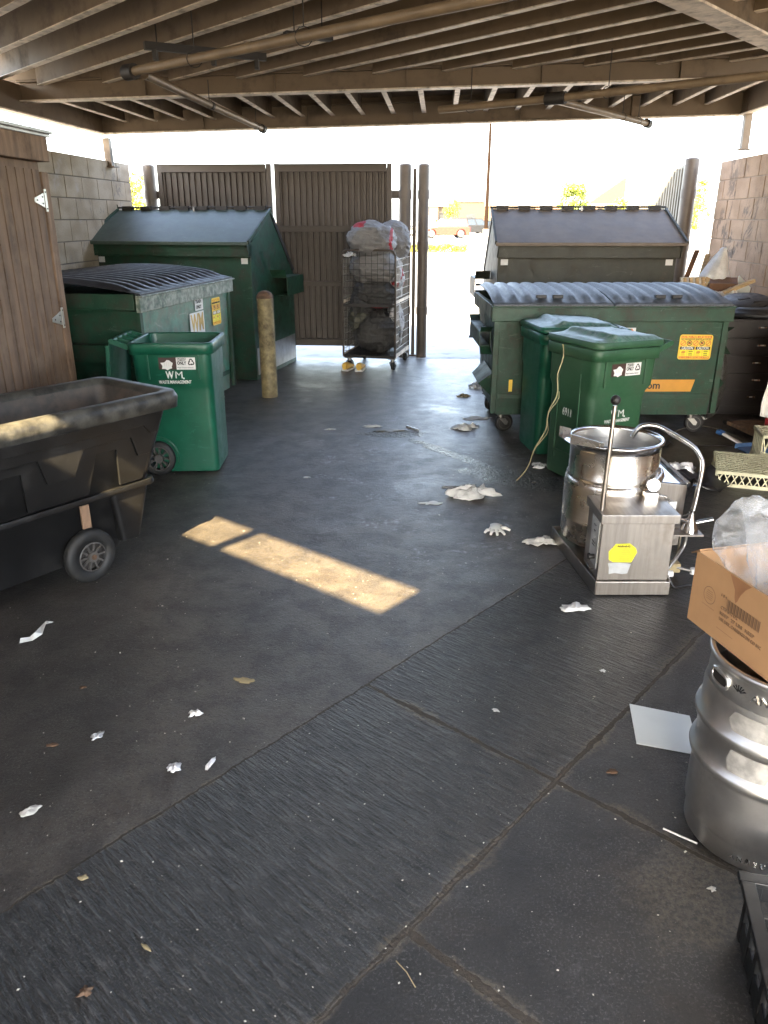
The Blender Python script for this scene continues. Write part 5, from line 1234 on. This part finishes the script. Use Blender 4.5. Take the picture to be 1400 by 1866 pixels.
crumple('plastic_wrap', 'loose white wrap tumbling over the front of the scrap pile', 'plastic wrap', (3.40, 7.95, .98), .30, .20, .07, 'bag_white', 6, .3)
t = thing('red_display_stand', 'red fabric covered stand with torn white lining cut by the right edge', 'stand', (3.05, 6.15, 0), R(8))
bm = MB(); bm.box((.30, .2, .055), (.60, .4, .03), 'wood_trim'); bm.build('foot_board', t)
def sheet(bm, pts, mt, nx=14, ny=18, amp=.012, seed=0):
    a, b2, c, d = [Vector(p) for p in pts]; vs = []
    nrm = (b2-a).cross(d-a).normalized()
    for j in range(ny+1):
        for i in range(nx+1):
            u, v = i/nx, j/ny; p = (a*(1-u)+b2*u)*(1-v) + (d*(1-u)+c*u)*v
            vs.append(tuple(p + nrm*amp*noise.noise(Vector((u*4+seed, v*3, 0)))*2.5))
    bm.add(vs, [(j*(nx+1)+i, j*(nx+1)+i+1, (j+1)*(nx+1)+i+1, (j+1)*(nx+1)+i) for j in range(ny) for i in range(nx)], mt, True)
bm = MB(); sheet(bm, [(.07,-.02,.12),(.5,-.02,.10),(.5,.10,.88),(.13,.08,.90)], 'red_cloth', amp=.02, seed=3); bm.build('cover', t, solid=.02)
bm = MB(); sheet(bm, [(.0,-.035,.22),(.085,-.035,.20),(.15,.06,.80),(.085,.06,.76)], 'label_white', amp=.02, seed=8); bm.build('torn_lining', t, solid=.004)
bm = MB(); bm.tube([(.10,.03,.88),(.14,.05,.95),(.24,.05,.96),(.5,.05,.96)], .012, 'galvanised', 8); bm.build('top_rail', t)
bm = MB(); bm.box((.34,-.10,-.0+.005), (.5,.02,.01), 'red_paint'); bm.build('skirt', t)
def lattice_crate(label, loc, rz, wx, wy, h):
    t = thing('dish_rack', label, 'dish rack', loc, rz)
    bm = MB(); p_ = .048
    for s_ in (0, 1):
        y_ = s_*wy
        bm.box((wx/2, y_, h-.012), (wx, .012, .024), 'crate_beige'); bm.box((wx/2, y_, .012), (wx, .012, .024), 'crate_beige')
        k = 0
        while k*p_ < wx-.02:
            x_ = k*p_; bm.bar((x_, y_, .01), (min(wx, x_+p_), y_, h-.01), .008, .008, 'crate_beige'); bm.bar((min(wx, x_+p_), y_, .01), (x_, y_, h-.01), .007, .008, 'crate_beige'); k += 1
        x_ = s_*wx
        bm.box((x_, wy/2, h-.012), (.012, wy-.014, .024), 'crate_beige'); bm.box((x_, wy/2, .012), (.012, wy-.014, .024), 'crate_beige')
        k = 0
        while k*p_ < wy-.02:
            y2 = k*p_; bm.box((x_, min(wy-.01, y2+.01), h/2), (.010, .018, h-.04), 'crate_beige'); k += 1
    bm.build('side_frame', t, bevel=.002)
    tp = MB(); k = 0; n2 = int(wx/.055)
    for i in range(-n2, n2+1):
        for sg in (1, -1):
            x0_ = i*.055 + (0 if sg > 0 else wx); pts = []
            a = (x0_, 0.0); c_ = (x0_ + sg*wy, wy)
            # clip to the rack
            ts = [0.0, 1.0]
            for lim in (0.0, wx):
                if (c_[0]-a[0]) != 0:
                    tt_ = (lim-a[0])/(c_[0]-a[0])
                    if 0 < tt_ < 1: ts.append(tt_)
            ts = sorted(ts)
            for q in range(len(ts)-1):
                m_ = (ts[q]+ts[q+1])/2; xm = a[0]+(c_[0]-a[0])*m_
                if -.001 <= xm <= wx+.001 and ts[q+1]-ts[q] > .03:
                    tp.bar((a[0]+(c_[0]-a[0])*ts[q], wy*ts[q], h-.006+.002*sg), (a[0]+(c_[0]-a[0])*ts[q+1], wy*ts[q+1], h-.006+.002*sg), .010, .010, 'crate_beige')
    tp.build('lattice_top', t)
    return t
lattice_crate('beige plastic dish rack lying upside down on the floor by the right edge', (2.28, 5.02, 0), R(-20), .50, .50, .11)
lattice_crate('pale plastic rack propped behind the upside down dish rack', (2.78, 5.45, 0), R(-12), .40, .30, .24)
# clothes, bags and tools on the dark floor behind the kettle
crumple('black_bin_bag', 'limp black bin bag on the floor just behind the kettle', 'bin bag', (2.02, 5.05, 0), .55, .55, .12, 'bag_black', 41, .4)
crumple('rag', 'wrung out white rag on the black bin bag behind the kettle', 'rag', (2.02, 5.15, .06), .30, .22, .075, 'bag_white', 43, .6)
crumple('black_bin_bag', 'second black bag further back under the long dumpster front', 'bin bag', (2.08, 6.05, 0), .45, .40, .14, 'bag_black', 44)
crumple('blue_cloth', 'scrunched light blue cloth on the floor beside the dish rack', 'cloth', (2.24, 5.08, 0), .26, .20, .055, 'cloth_blue', 45, .2)
t = thing('dustpan', 'blue plastic dustpan with a stubby handle lying near the racks', 'dustpan', (2.92, 5.86, 0), R(15))
bm = MB(); bm.prism([(-.11,-.06),(.0,-.10),(.14,-.07),(.13,.08),(-.08,.09)], .004, .014, 'cloth_blue'); bm.bar((-.10,.085,.025), (.13,.08,.025), .008, .04, 'cloth_blue'); bm.build('pan', t, bevel=.003)
bm = MB(); bm.bar((-.03,.09,.03), (-.09,.26,.08), .028, .018, 'label_white'); bm.bar((-.09,.26,.08), (-.10,.31,.09), .05, .03, 'cloth_blue_dark'); bm.build('handle', t, bevel=.003)
bm = MB(); bm.tube(smooth_path([(2.3,6.2,.004),(2.55,6.42,.03),(2.75,6.45,.05),(2.88,6.3,.04),(2.93,6.12,.03)]), .0035, 'gate_pale', 6)
tag(bm.build('wire'), 'thin pale wire arching over the floor to the dustpan', 'wire')
plank('thin dark rod lying on the floor left of the dustpan', (2.45, 5.98, .006), (2.82, 6.0, .006), .008, .008, 'iron_dark', 'rod', 'rod')
crumple('foam_scrap', 'small white foam scrap at the foot of the drawer cabinet', 'foam scrap', (2.88, 6.9, 0), .14, .07, .04, 'bag_white', 47)
plank('flat black tray on the floor before the drawer cabinet', (3.05, 6.72, .012), (3.22, 6.70, .012), .09, .022, 'cabinet_black', 'tray', 'tray')

# ------------------------------------------------------------------ litter on the floor
def glove(label, loc, rz):
    b_ = MB(); prof = [(-.035,-.06,.0),(-.045,.0,.0)]
    def finger(x0, y0, x1, y1, r): b_.tube([(x0, y0, .010), ((x0+x1)/2+.003, (y0+y1)/2, .016), (x1, y1, .009)], [r, r*1.05, r*.75], 'glove_white', 10)
    rings = []
    for (y_, wx, h_) in ((-.075,.036,.010),(-.05,.034,.016),(-.01,.040,.020),(.02,.044,.018),(.04,.040,.010)):
        rings.append([(wx*math.cos(a), y_+.003*math.sin(3*a), .003 + h_*max(0, math.sin(a))) for a in [2*PI*k/16 for k in range(16)]])
    b_.loft(rings, 'glove_white')
    finger(-.032,.03,-.055,.085,.009); finger(-.012,.038,-.014,.10,.0095); finger(.010,.038,.024,.098,.0095); finger(.030,.03,.060,.075,.009); finger(-.036,-.01,-.085,.015,.010)
    return tag(b_.build('rubber_glove', loc=loc, rz=rz), label, 'glove')
glove('flattened white rubber glove with its fingers spread, left of the kettle', (.66, 4.21, 0), R(170))
L_ = [
 ('paper_scrap','small flat pale blue paper scrap left of the crumpled paper towel','paper',.30,4.66,.12,.07,.006,'sheet_white',1,.2),
 ('paper_towel','large crumpled grey paper towel on the middle of the floor','paper towel',.58,4.80,.30,.17,.085,'paper_white',2,.1),
 ('cloth_rag','white cloth caught under the left corner of the kettle base','cloth',.90,4.02,.20,.13,.035,'paper_white',3,.3),
 ('torn_paper','torn white tissue on the floor in front of the kettle','tissue',.90,3.23,.135,.075,.018,'paper_white',5,0),
 ('paper_chip','folded white paper chip casting a shadow left of centre','paper',-.70,2.395,.048,.036,.020,'paper_white',6,.4),
 ('wrapper','small silvery wrapper on the dark floor at lower left','wrapper',-1.02,2.27,.038,.055,.010,'label_silver',7,-.6),
 ('plastic_shred','knotted shred of white plastic film at lower left','plastic shred',-.705,2.10,.045,.050,.016,'bag_white',8,.2),
 ('plastic_shred','thin curled shred of plastic right of the knotted shred','plastic shred',-.585,2.12,.018,.07,.010,'bag_white',9,-.2),
 ('doily','frilly dirty white doily near the puddle','doily',.70,6.56,.24,.15,.045,'paper_white',11,.2),
 ('flat_paper','flat grimy sheet behind the doily near the dumpster caster','paper',.86,6.92,.26,.14,.008,'paper_grey',12,.1),
 ('foam_cup','squashed white and blue foam clump left of the long dumpster','foam',1.02,8.32,.17,.12,.065,'bag_white',13,.1),
 ('blue_wrapper','crumpled blue wrapper beside the flare browned dumpster','wrapper',1.24,9.12,.12,.09,.06,'cloth_blue_dark',14,.1),
 ('leaf_clump','small clump of dark leaves on the floor before the foam clump','leaves',.82,7.85,.14,.09,.03,'leaf_tan',15,.1),
 ('wet_paper','soaked paper lying in the puddle','wet paper',.05,6.48,.26,.10,.010,'paper_wet',16,.1),
 ('wet_paper','second white soaked scrap at the left end of the puddle','wet paper',-.10,6.62,.20,.06,.012,'paper_white',17,.1),
 ('paper_chip','white paper chip alone on the floor right of the open cart','paper',-.55,5.19,.05,.03,.006,'paper_white',18,.1),
 ('paper_scrap','crumpled white paper at the foot of the waste carts','paper',1.16,5.45,.13,.10,.03,'paper_white',19,.1),
 ('paper_chip','two tiny white bits left of the puddle','paper bits',-.47,6.52,.09,.035,.01,'paper_white',20,.1),
 ('leaf','pale bleached leaf near the lower left joint','leaf',-.84,1.64,.030,.022,.006,'leaf_tan',21,.3),
 ('leaf','brown curled leaf near the bottom left corner','leaf',-.71,1.30,.035,.028,.010,'leaf_brown',22,.4),
 ('leaf','pinkish brown leaf right of the crossing joints','leaf',.76,2.08,.035,.025,.005,'leaf_brown',23,.2),
 ('paper_chip','tiny white paper chip between kettle and white sheet','paper',.89,2.69,.022,.022,.004,'paper_white',24,.2),
 ('leaf','brown leaf scrap left of the silvery wrapper','leaf',-1.16,2.22,.040,.022,.005,'leaf_brown',25,.2),
 ('leaf','small tan leaf above the silvery wrapper','leaf',-1.18,2.57,.030,.018,.006,'leaf_brown',26,.2),
 ('straw_clump','pale straw clump pressed on the floor left of centre','straw',-.55,2.62,.075,.040,.004,'leaf_tan',27,-.3),
 ('paper_chip','white oval paper chip right of the long joint','paper',.42,2.42,.030,.018,.004,'paper_white',28,-.6),
 ('wood_chip','yellowish wood splinter near the bottom left','splinter',-.60,1.42,.010,.032,.006,'leaf_tan',29,.9),
 ('mud_flake','dry pale flake beside the crate in the lower right','flake',.90,1.60,.022,.018,.005,'paper_grey',30,.2),
 ('torn_tissue','torn pair of tissue scraps at the lower left edge','tissue',-1.10,1.90,.045,.060,.010,'paper_grey',33,-.8),
 ('foil_scrap','white scraps beside the pale blue paper','paper bits',.44,4.98,.10,.05,.008,'paper_white',34,.1),
]
for nm, lab, cat, X, Y, wd, dp, ht, mt_, sd_, rz in L_:
    crumple(nm, lab, cat, (X, Y, .001), wd, dp, ht, mt_, sd_, rz, n=16 if wd > .08 else 10, th=.001)
bm = MB(); bm.add([(-.035,.085,.012),(-.005,.09,.004),(-.02,.045,.018),(-.045,.04,.006),(-.005,-.03,.010),(-.035,-.035,.020),(-.03,-.075,.004),(-.075,-.10,.006),(-.08,-.075,.016),(-.05,-.055,.010)], [(0,1,2,3),(3,2,4,5),(5,4,6,9),(9,6,7,8)], 'paper_white')
tag(bm.build('paper_strip', loc=(-1.50, 3.00, .001), solid=.0015), 'bent white paper strip near the tilt truck wheels', 'paper strip')
bm = MB(); bm.prism([(.885,2.225),(.93,2.46),(1.13,2.385),(1.085,2.16)], .001, .003, 'sheet_white'); tag(bm.build('white_sheet'), 'clean blank white card lying flat beside the keg', 'card')
bm = MB(); bm.tube([(.84,1.82,.006),(.92,1.76,.006)], .003, 'paper_white', 6); tag(bm.build('drinking_straw'), 'white straw on the joint at the foot of the keg', 'straw')
bm = MB(); bm.tube([(.03,1.38,.004),(.055,1.345,.010),(.075,1.31,.004)], .0014, 'leaf_tan', 5); tag(bm.build('twig'), 'thin tan stem on the floor near the bottom centre', 'stem')
bm = MB(); bm.tube([(-.02,6.86,.008),(.08,6.72,.01)], .008, 'label_silver', 6); tag(bm.build('foil_stick'), 'shiny stick lying beyond the puddle', 'stick', None)
bpy.data.objects['foil_stick'].location = (.22, -.25, 0)
# countless crumbs
bm = MB(); rnd = random.Random(11)
for i in range(1100):
    if i % 3: X = rnd.uniform(-1.9, 1.3); Y = rnd.uniform(1.1, 5.5)
    else: X = rnd.uniform(-1.6, .9); Y = rnd.uniform(1.1, 9.5)
    s_ = rnd.uniform(.0010, .0034) * (1.8 if rnd.random() < .06 else 1); a = rnd.uniform(0, PI); e = rnd.uniform(.3, 1)
    ca, sa = math.cos(a), math.sin(a); P = [(-s_, -s_*e), (s_*.8, -s_*e*.7), (s_, s_*e), (-s_*.6, s_*e*.8)]
    vs = [(X + p[0]*ca - p[1]*sa, Y + p[0]*sa + p[1]*ca, .0006) for p in P]; top = (X, Y, .0012 + s_*.5)
    bm.add(vs + [top], [(0,1,4),(1,2,4),(2,3,4),(3,0,4)], 'debris')
tag(bm.build('floor_crumbs'), 'pale crumbs and grit scattered all over the dark floor', 'crumbs', kind='stuff')

# ------------------------------------------------------------------ outside: parking, cars, trees, buildings
def car(label, loc, rz, paint, L=4.6, Wc=1.85, H=1.75, suv=True, group='cars in the parking lot'):
    t = thing('parked_car', label, 'car', loc, rz, group)
    # x along the length, front at +x
    r = .37; zb = .26; belt = .98 if suv else .86
    bm = MB()
    xs = [-L/2, -L/2+.03, -L/2+.12, L/2-1.35, L/2-.12, L/2]
    top = [(-L/2+.02, zb+.25), (-L/2, belt-.15), (-L/2+.06, belt), (L/2-1.25, belt), (L/2-.25, belt-.14), (L/2-.02, belt-.35), (L/2, zb+.18)]
    bot = []
    for cx in (L/2-.85, -L/2+.85):
        bot += [(cx + (r+.07)*math.cos(a), r + (r+.07)*math.sin(a)) for a in [R(-12 + 12*i) if False else R(-10+i*20) for i in range(11)]]
    low = [(L/2-.05, zb)] + bot[:11] + bot[11:] + [(-L/2+.05, zb)]
    bm.prism(top + low, -Wc/2, Wc/2, paint, 'y')
    cabx0, cabx1 = (-L/2+.12, L/2-1.35) if suv else (-L/2+.75, L/2-1.2)
    ro0, ro1 = (cabx0+.22, cabx1-.62) if suv else (cabx0+.55, cabx1-.75)
    w0, w1 = Wc/2-.04, Wc/2-.20
    vs = [(cabx0,-w0,belt-.01),(cabx1,-w0,belt-.01),(cabx1,w0,belt-.01),(cabx0,w0,belt-.01),(ro0,-w1,H),(ro1,-w1,H),(ro1,w1,H),(ro0,w1,H)]
    bm.add(vs, [(4,5,6,7),(0,1,5,4),(1,2,6,5),(2,3,7,6),(3,0,4,7)], paint)
    bm.build('body', t, bevel=.03)
    def side_win(u0, u1, s_):
        def P(u, v): 
            x0_ = cabx0+(cabx1-cabx0)*u; x1_ = ro0+(ro1-ro0)*u; return (x0_+(x1_-x0_)*v, s_*(w0+(w1-w0)*v+.006), belt+(H-belt)*v)
        g_ = MB(); g_.add([P(u0,.10), P(u1,.10), P(u1,.86), P(u0,.86)], [(0,1,2,3)], 'car_glass'); g_.build('side_window', t, solid=.004)
    for s_ in (-1, 1):
        for u0, u1 in ((.04,.30),(.34,.62),(.66,.95)): side_win(u0, u1, s_)
    for (xa_, xb_, nm_, sg) in ((cabx1, ro1, 'windscreen', 1), (cabx0, ro0, 'rear_window', -1)):
        g_ = MB(); f0, f1 = .10, .88
        g_.add([(xa_+(xb_-xa_)*f0+sg*.008, -(w0-.08), belt+(H-belt)*f0), (xa_+(xb_-xa_)*f0+sg*.008, w0-.08, belt+(H-belt)*f0), (xa_+(xb_-xa_)*f1+sg*.008, w1-.05, belt+(H-belt)*f1), (xa_+(xb_-xa_)*f1+sg*.008, -(w1-.05), belt+(H-belt)*f1)], [(0,1,2,3)], 'car_glass'); g_.build(nm_, t, solid=.004)
    for cx in (L/2-.85, -L/2+.85):
        for s_ in (-1, 1):
            w_ = MB(); w_.lathe([(.0,-.1),(r*.6,-.1),(r*.95,-.1),(r,-.06),(r,.06),(r*.95,.1),(r*.6,.1),(0,.1)], 'rubber', 24, (cx, s_*(Wc/2-.11), r), 'y'); o = w_.build('wheel', t)
            w_ = MB(); w_.cyl((cx, s_*(Wc/2-.005)-.006, r), r*.62, .012, 'car_silver', 20, 'y'); w_.build('hubcap', o)
    for s_ in (-1, 1):
        h = MB(); h.box((L/2-.02, s_*(Wc/2-.28), belt-.30), (.06, .38, .14), 'lamp_clear'); h.build('headlight', t, bevel=.01)
        h = MB(); h.box((-L/2+.005, s_*(Wc/2-.14), belt-.16), (.05, .20, .30), 'lamp_red'); h.build('tail_light', t, bevel=.01)
    for (x_, nm_) in ((L/2-.01, 'bumper'), (-L/2+.01, 'bumper')):
        h = MB(); h.box((x_, 0, zb+.16), (.14, Wc-.04, .20), 'car_trim'); h.build(nm_, t, bevel=.02)
    return t
car('bright red orange boxy SUV parked side on nearest to the gate', (5.75, 77.5, 0), R(187), 'car_red', 4.5, 1.85, 1.72)
car('black SUV parked behind the tail of the red one', (10.3, 92, 0), R(12), 'car_black', 4.9, 1.95, 1.75)
car('dark blue wagon directly behind the red SUV roof', (6.7, 94, 0), R(170), 'car_dark_blue', 4.7, 1.85, 1.60)
car('silver car at the left beside the round gate post', (4.6, 90, 0), R(175), 'car_silver', 4.6, 1.8, 1.48, False)
car('dark car furthest right beside the light pole', (13.2, 101, 0), R(20), 'car_black', 4.6, 1.8, 1.5, False)
car('white van-like car seen faintly beyond the silver one', (6.4, 112, 0), R(80), 'car_white', 4.7, 1.9, 1.75)
car('dark green hatchback in the row behind the silver car', (3.9, 104, 0), R(168), 'car_dark_blue', 4.4, 1.8, 1.5, False)
car('black pickup sized SUV at the far end of the row by the light pole', (10.9, 108, 0), R(5), 'car_black', 5.0, 1.95, 1.85)
car('small silver hatchback beyond the black SUV', (8.6, 120, 0), R(185), 'car_silver', 4.3, 1.8, 1.5, False)
lp = thing('light_pole', 'tall thin parking lot light pole right of the red SUV', 'light pole', (10.15, 81.5, 0))
bm = MB(); bm.cyl((0,0,0), .30, .75, 'building_cream', 20); bm.build('base', lp)
bm = MB(); bm.cyl((0,0,.75), .19, 12.2, 'pole_dark', 14, r2=.12); bm.build('pole', lp)
bm = MB(); bm.box((-.7,0,12.9), (1.1,.35,.16), 'roof_paint'); bm.box((.7,0,12.9), (1.1,.35,.16), 'roof_paint'); bm.build('lamp_head', lp)

def tree(label, loc, h, rc, mt, seed, n=2600, group='trees beyond the gate'):
    t = thing('tree', label, 'tree', loc, 0, group); rnd = random.Random(seed)
    bm = MB(); bm.tube([(0,0,0),(.03*h*.2,0,h*.25),(0,.02*h,h*.5),(0,0,h*.8)], [h*.022,h*.018,h*.012,h*.004], 'bark', 8)
    for k in range(7):
        a = rnd.uniform(0, 2*PI); z = h*rnd.uniform(.28,.6); l = rc*rnd.uniform(.5,.85); bm.tube([(0,0,z),(math.cos(a)*l*.5, math.sin(a)*l*.5, z+h*.10),(math.cos(a)*l, math.sin(a)*l, z+h*.17)], [h*.009,h*.005,h*.002], 'bark', 6)
    bm.build('trunk', t)
    bm = MB(); clumps = []
    for k in range(26):
        a = rnd.uniform(0, 2*PI); r_ = rc*math.sqrt(rnd.random())*.8; zz = rnd.uniform(.38, .93); sh_ = 1 - abs(zz-.6)*1.3
        clumps.append((math.cos(a)*r_*sh_, math.sin(a)*r_*sh_, h*zz, rc*rnd.uniform(.2,.38)))
    for i in range(n):
        c = clumps[rnd.randrange(26)]; d = Vector((rnd.gauss(0,1), rnd.gauss(0,1), rnd.gauss(0,.8))).normalized()*c[3]*rnd.random()**.4
        p = Vector(c[:3]) + d; s_ = rc*rnd.uniform(.025,.06); q = Matrix.Rotation(rnd.uniform(0,6.28), 3, Vector((rnd.random(), rnd.random(), rnd.random()+.01)))
        bm.add([tuple(p + q @ Vector(v)) for v in ((-s_,-s_*.5,0),(s_,-s_*.5,0),(s_*.7,s_*.6,s_*.2),(-s_*.7,s_*.6,0))], [(0,1,2,3)], mt)
    bm.build('crown', t)
tree('small bright green tree over the parked cars left of the light pole', (9.9, 118, 0), 5.0, 1.6, 'leaf_yellow', 1)
tree('leafy green tree above the left half of the flare browned dumpster lid', (27, 118, 0), 6.6, 3.0, 'leaf_green', 2, 3200)
tree('leafy green tree just left of the pointed rust roof', (31.5, 112, 0), 4.2, 2.2, 'leaf_yellow', 3)
tree('yellow green tree behind the folded pale gate', (14.0, 38, 0), 3.6, 1.2, 'leaf_yellow', 4, 3200)
tree('yellowish tree glimpsed past the left end of the block wall', (-5.45, 17.5, 0), 2.7, .7, 'leaf_yellow', 5)
tree('low green tree right of the flare browned dumpster lid', (42, 118, 0), 4.0, 2.4, 'leaf_yellow', 6)
hg = thing('hedge_row', 'low clipped yellow green hedge crossing the parking lot', 'hedge', (3.0, 42.5, 0))
bm = MB(); rnd = random.Random(5)
for i in range(4200):
    X = rnd.uniform(-3.2, 1.35); zz = .46*rnd.random()**.5*(1+.25*noise.noise(Vector((X*1.7, 0, 0)))); Y = rnd.uniform(-.5,.5); s_ = rnd.uniform(.03,.06)
    q = Matrix.Rotation(rnd.uniform(0,6.28), 3, Vector((rnd.random(), rnd.random(), rnd.random()+.01)))
    bm.add([tuple(Vector((X,Y,zz)) + q @ Vector(v)) for v in ((-s_,-s_*.5,0),(s_,-s_*.5,0),(s_*.7,s_*.6,0),(-s_*.7,s_*.6,0))], [(0,1,2,3)], 'leaf_yellow')
bm.build('foliage', hg); bm = MB(); bm.box((-.9,0,.03), (4.8,1.3,.12), 'building_cream'); bm.build('kerb', hg, bevel=.02)
bd = thing('shop_building', 'long low shop with a row of tan pillars on the horizon', 'building', (14, 150, 0))
bm = MB(); bm.box((14, 6, 1.9), (40, 10, 3.8), 'building_cream'); bm.build('wall', bd)
bm = MB(); bm.box((14, .3, 4.0), (41, 2.2, .5), 'building_cream'); bm.build('canopy_band', bd)
for k in range(12):
    bm = MB(); bm.box((-5+k*3.2, -.2, 1.9), (1.6, .9, 3.8), 'building_tan'); bm.build('pillar', bd)
for k in range(6):
    bm = MB(); bm.box((-3.4+k*6.4, .96, 1.5), (1.4, .06, 2.4), 'car_glass'); bm.build('window', bd)
bm = MB(); bm.prism([(22.5, 3.8), (29.5, 3.8), (29.5, 8.6)], 0, 3, 'building_rust', 'y'); bm.build('pointed_gable', bd)
bd = thing('brick_building', 'small rust coloured building behind the tree by the light pole', 'building', (11.8, 140, 0))
bm = MB(); bm.box((3, 3, 2.2), (4.5, 6, 4.4), 'building_rust'); bm.build('wall', bd); bm = MB(); bm.box((3, 3, 4.5), (5.0, 6.5, .3), 'building_cream'); bm.build('roof', bd)
bm = MB(); bm.box((3, -.03, 1.3), (1.6, .08, 2.2), 'car_glass'); bm.build('door', bd)
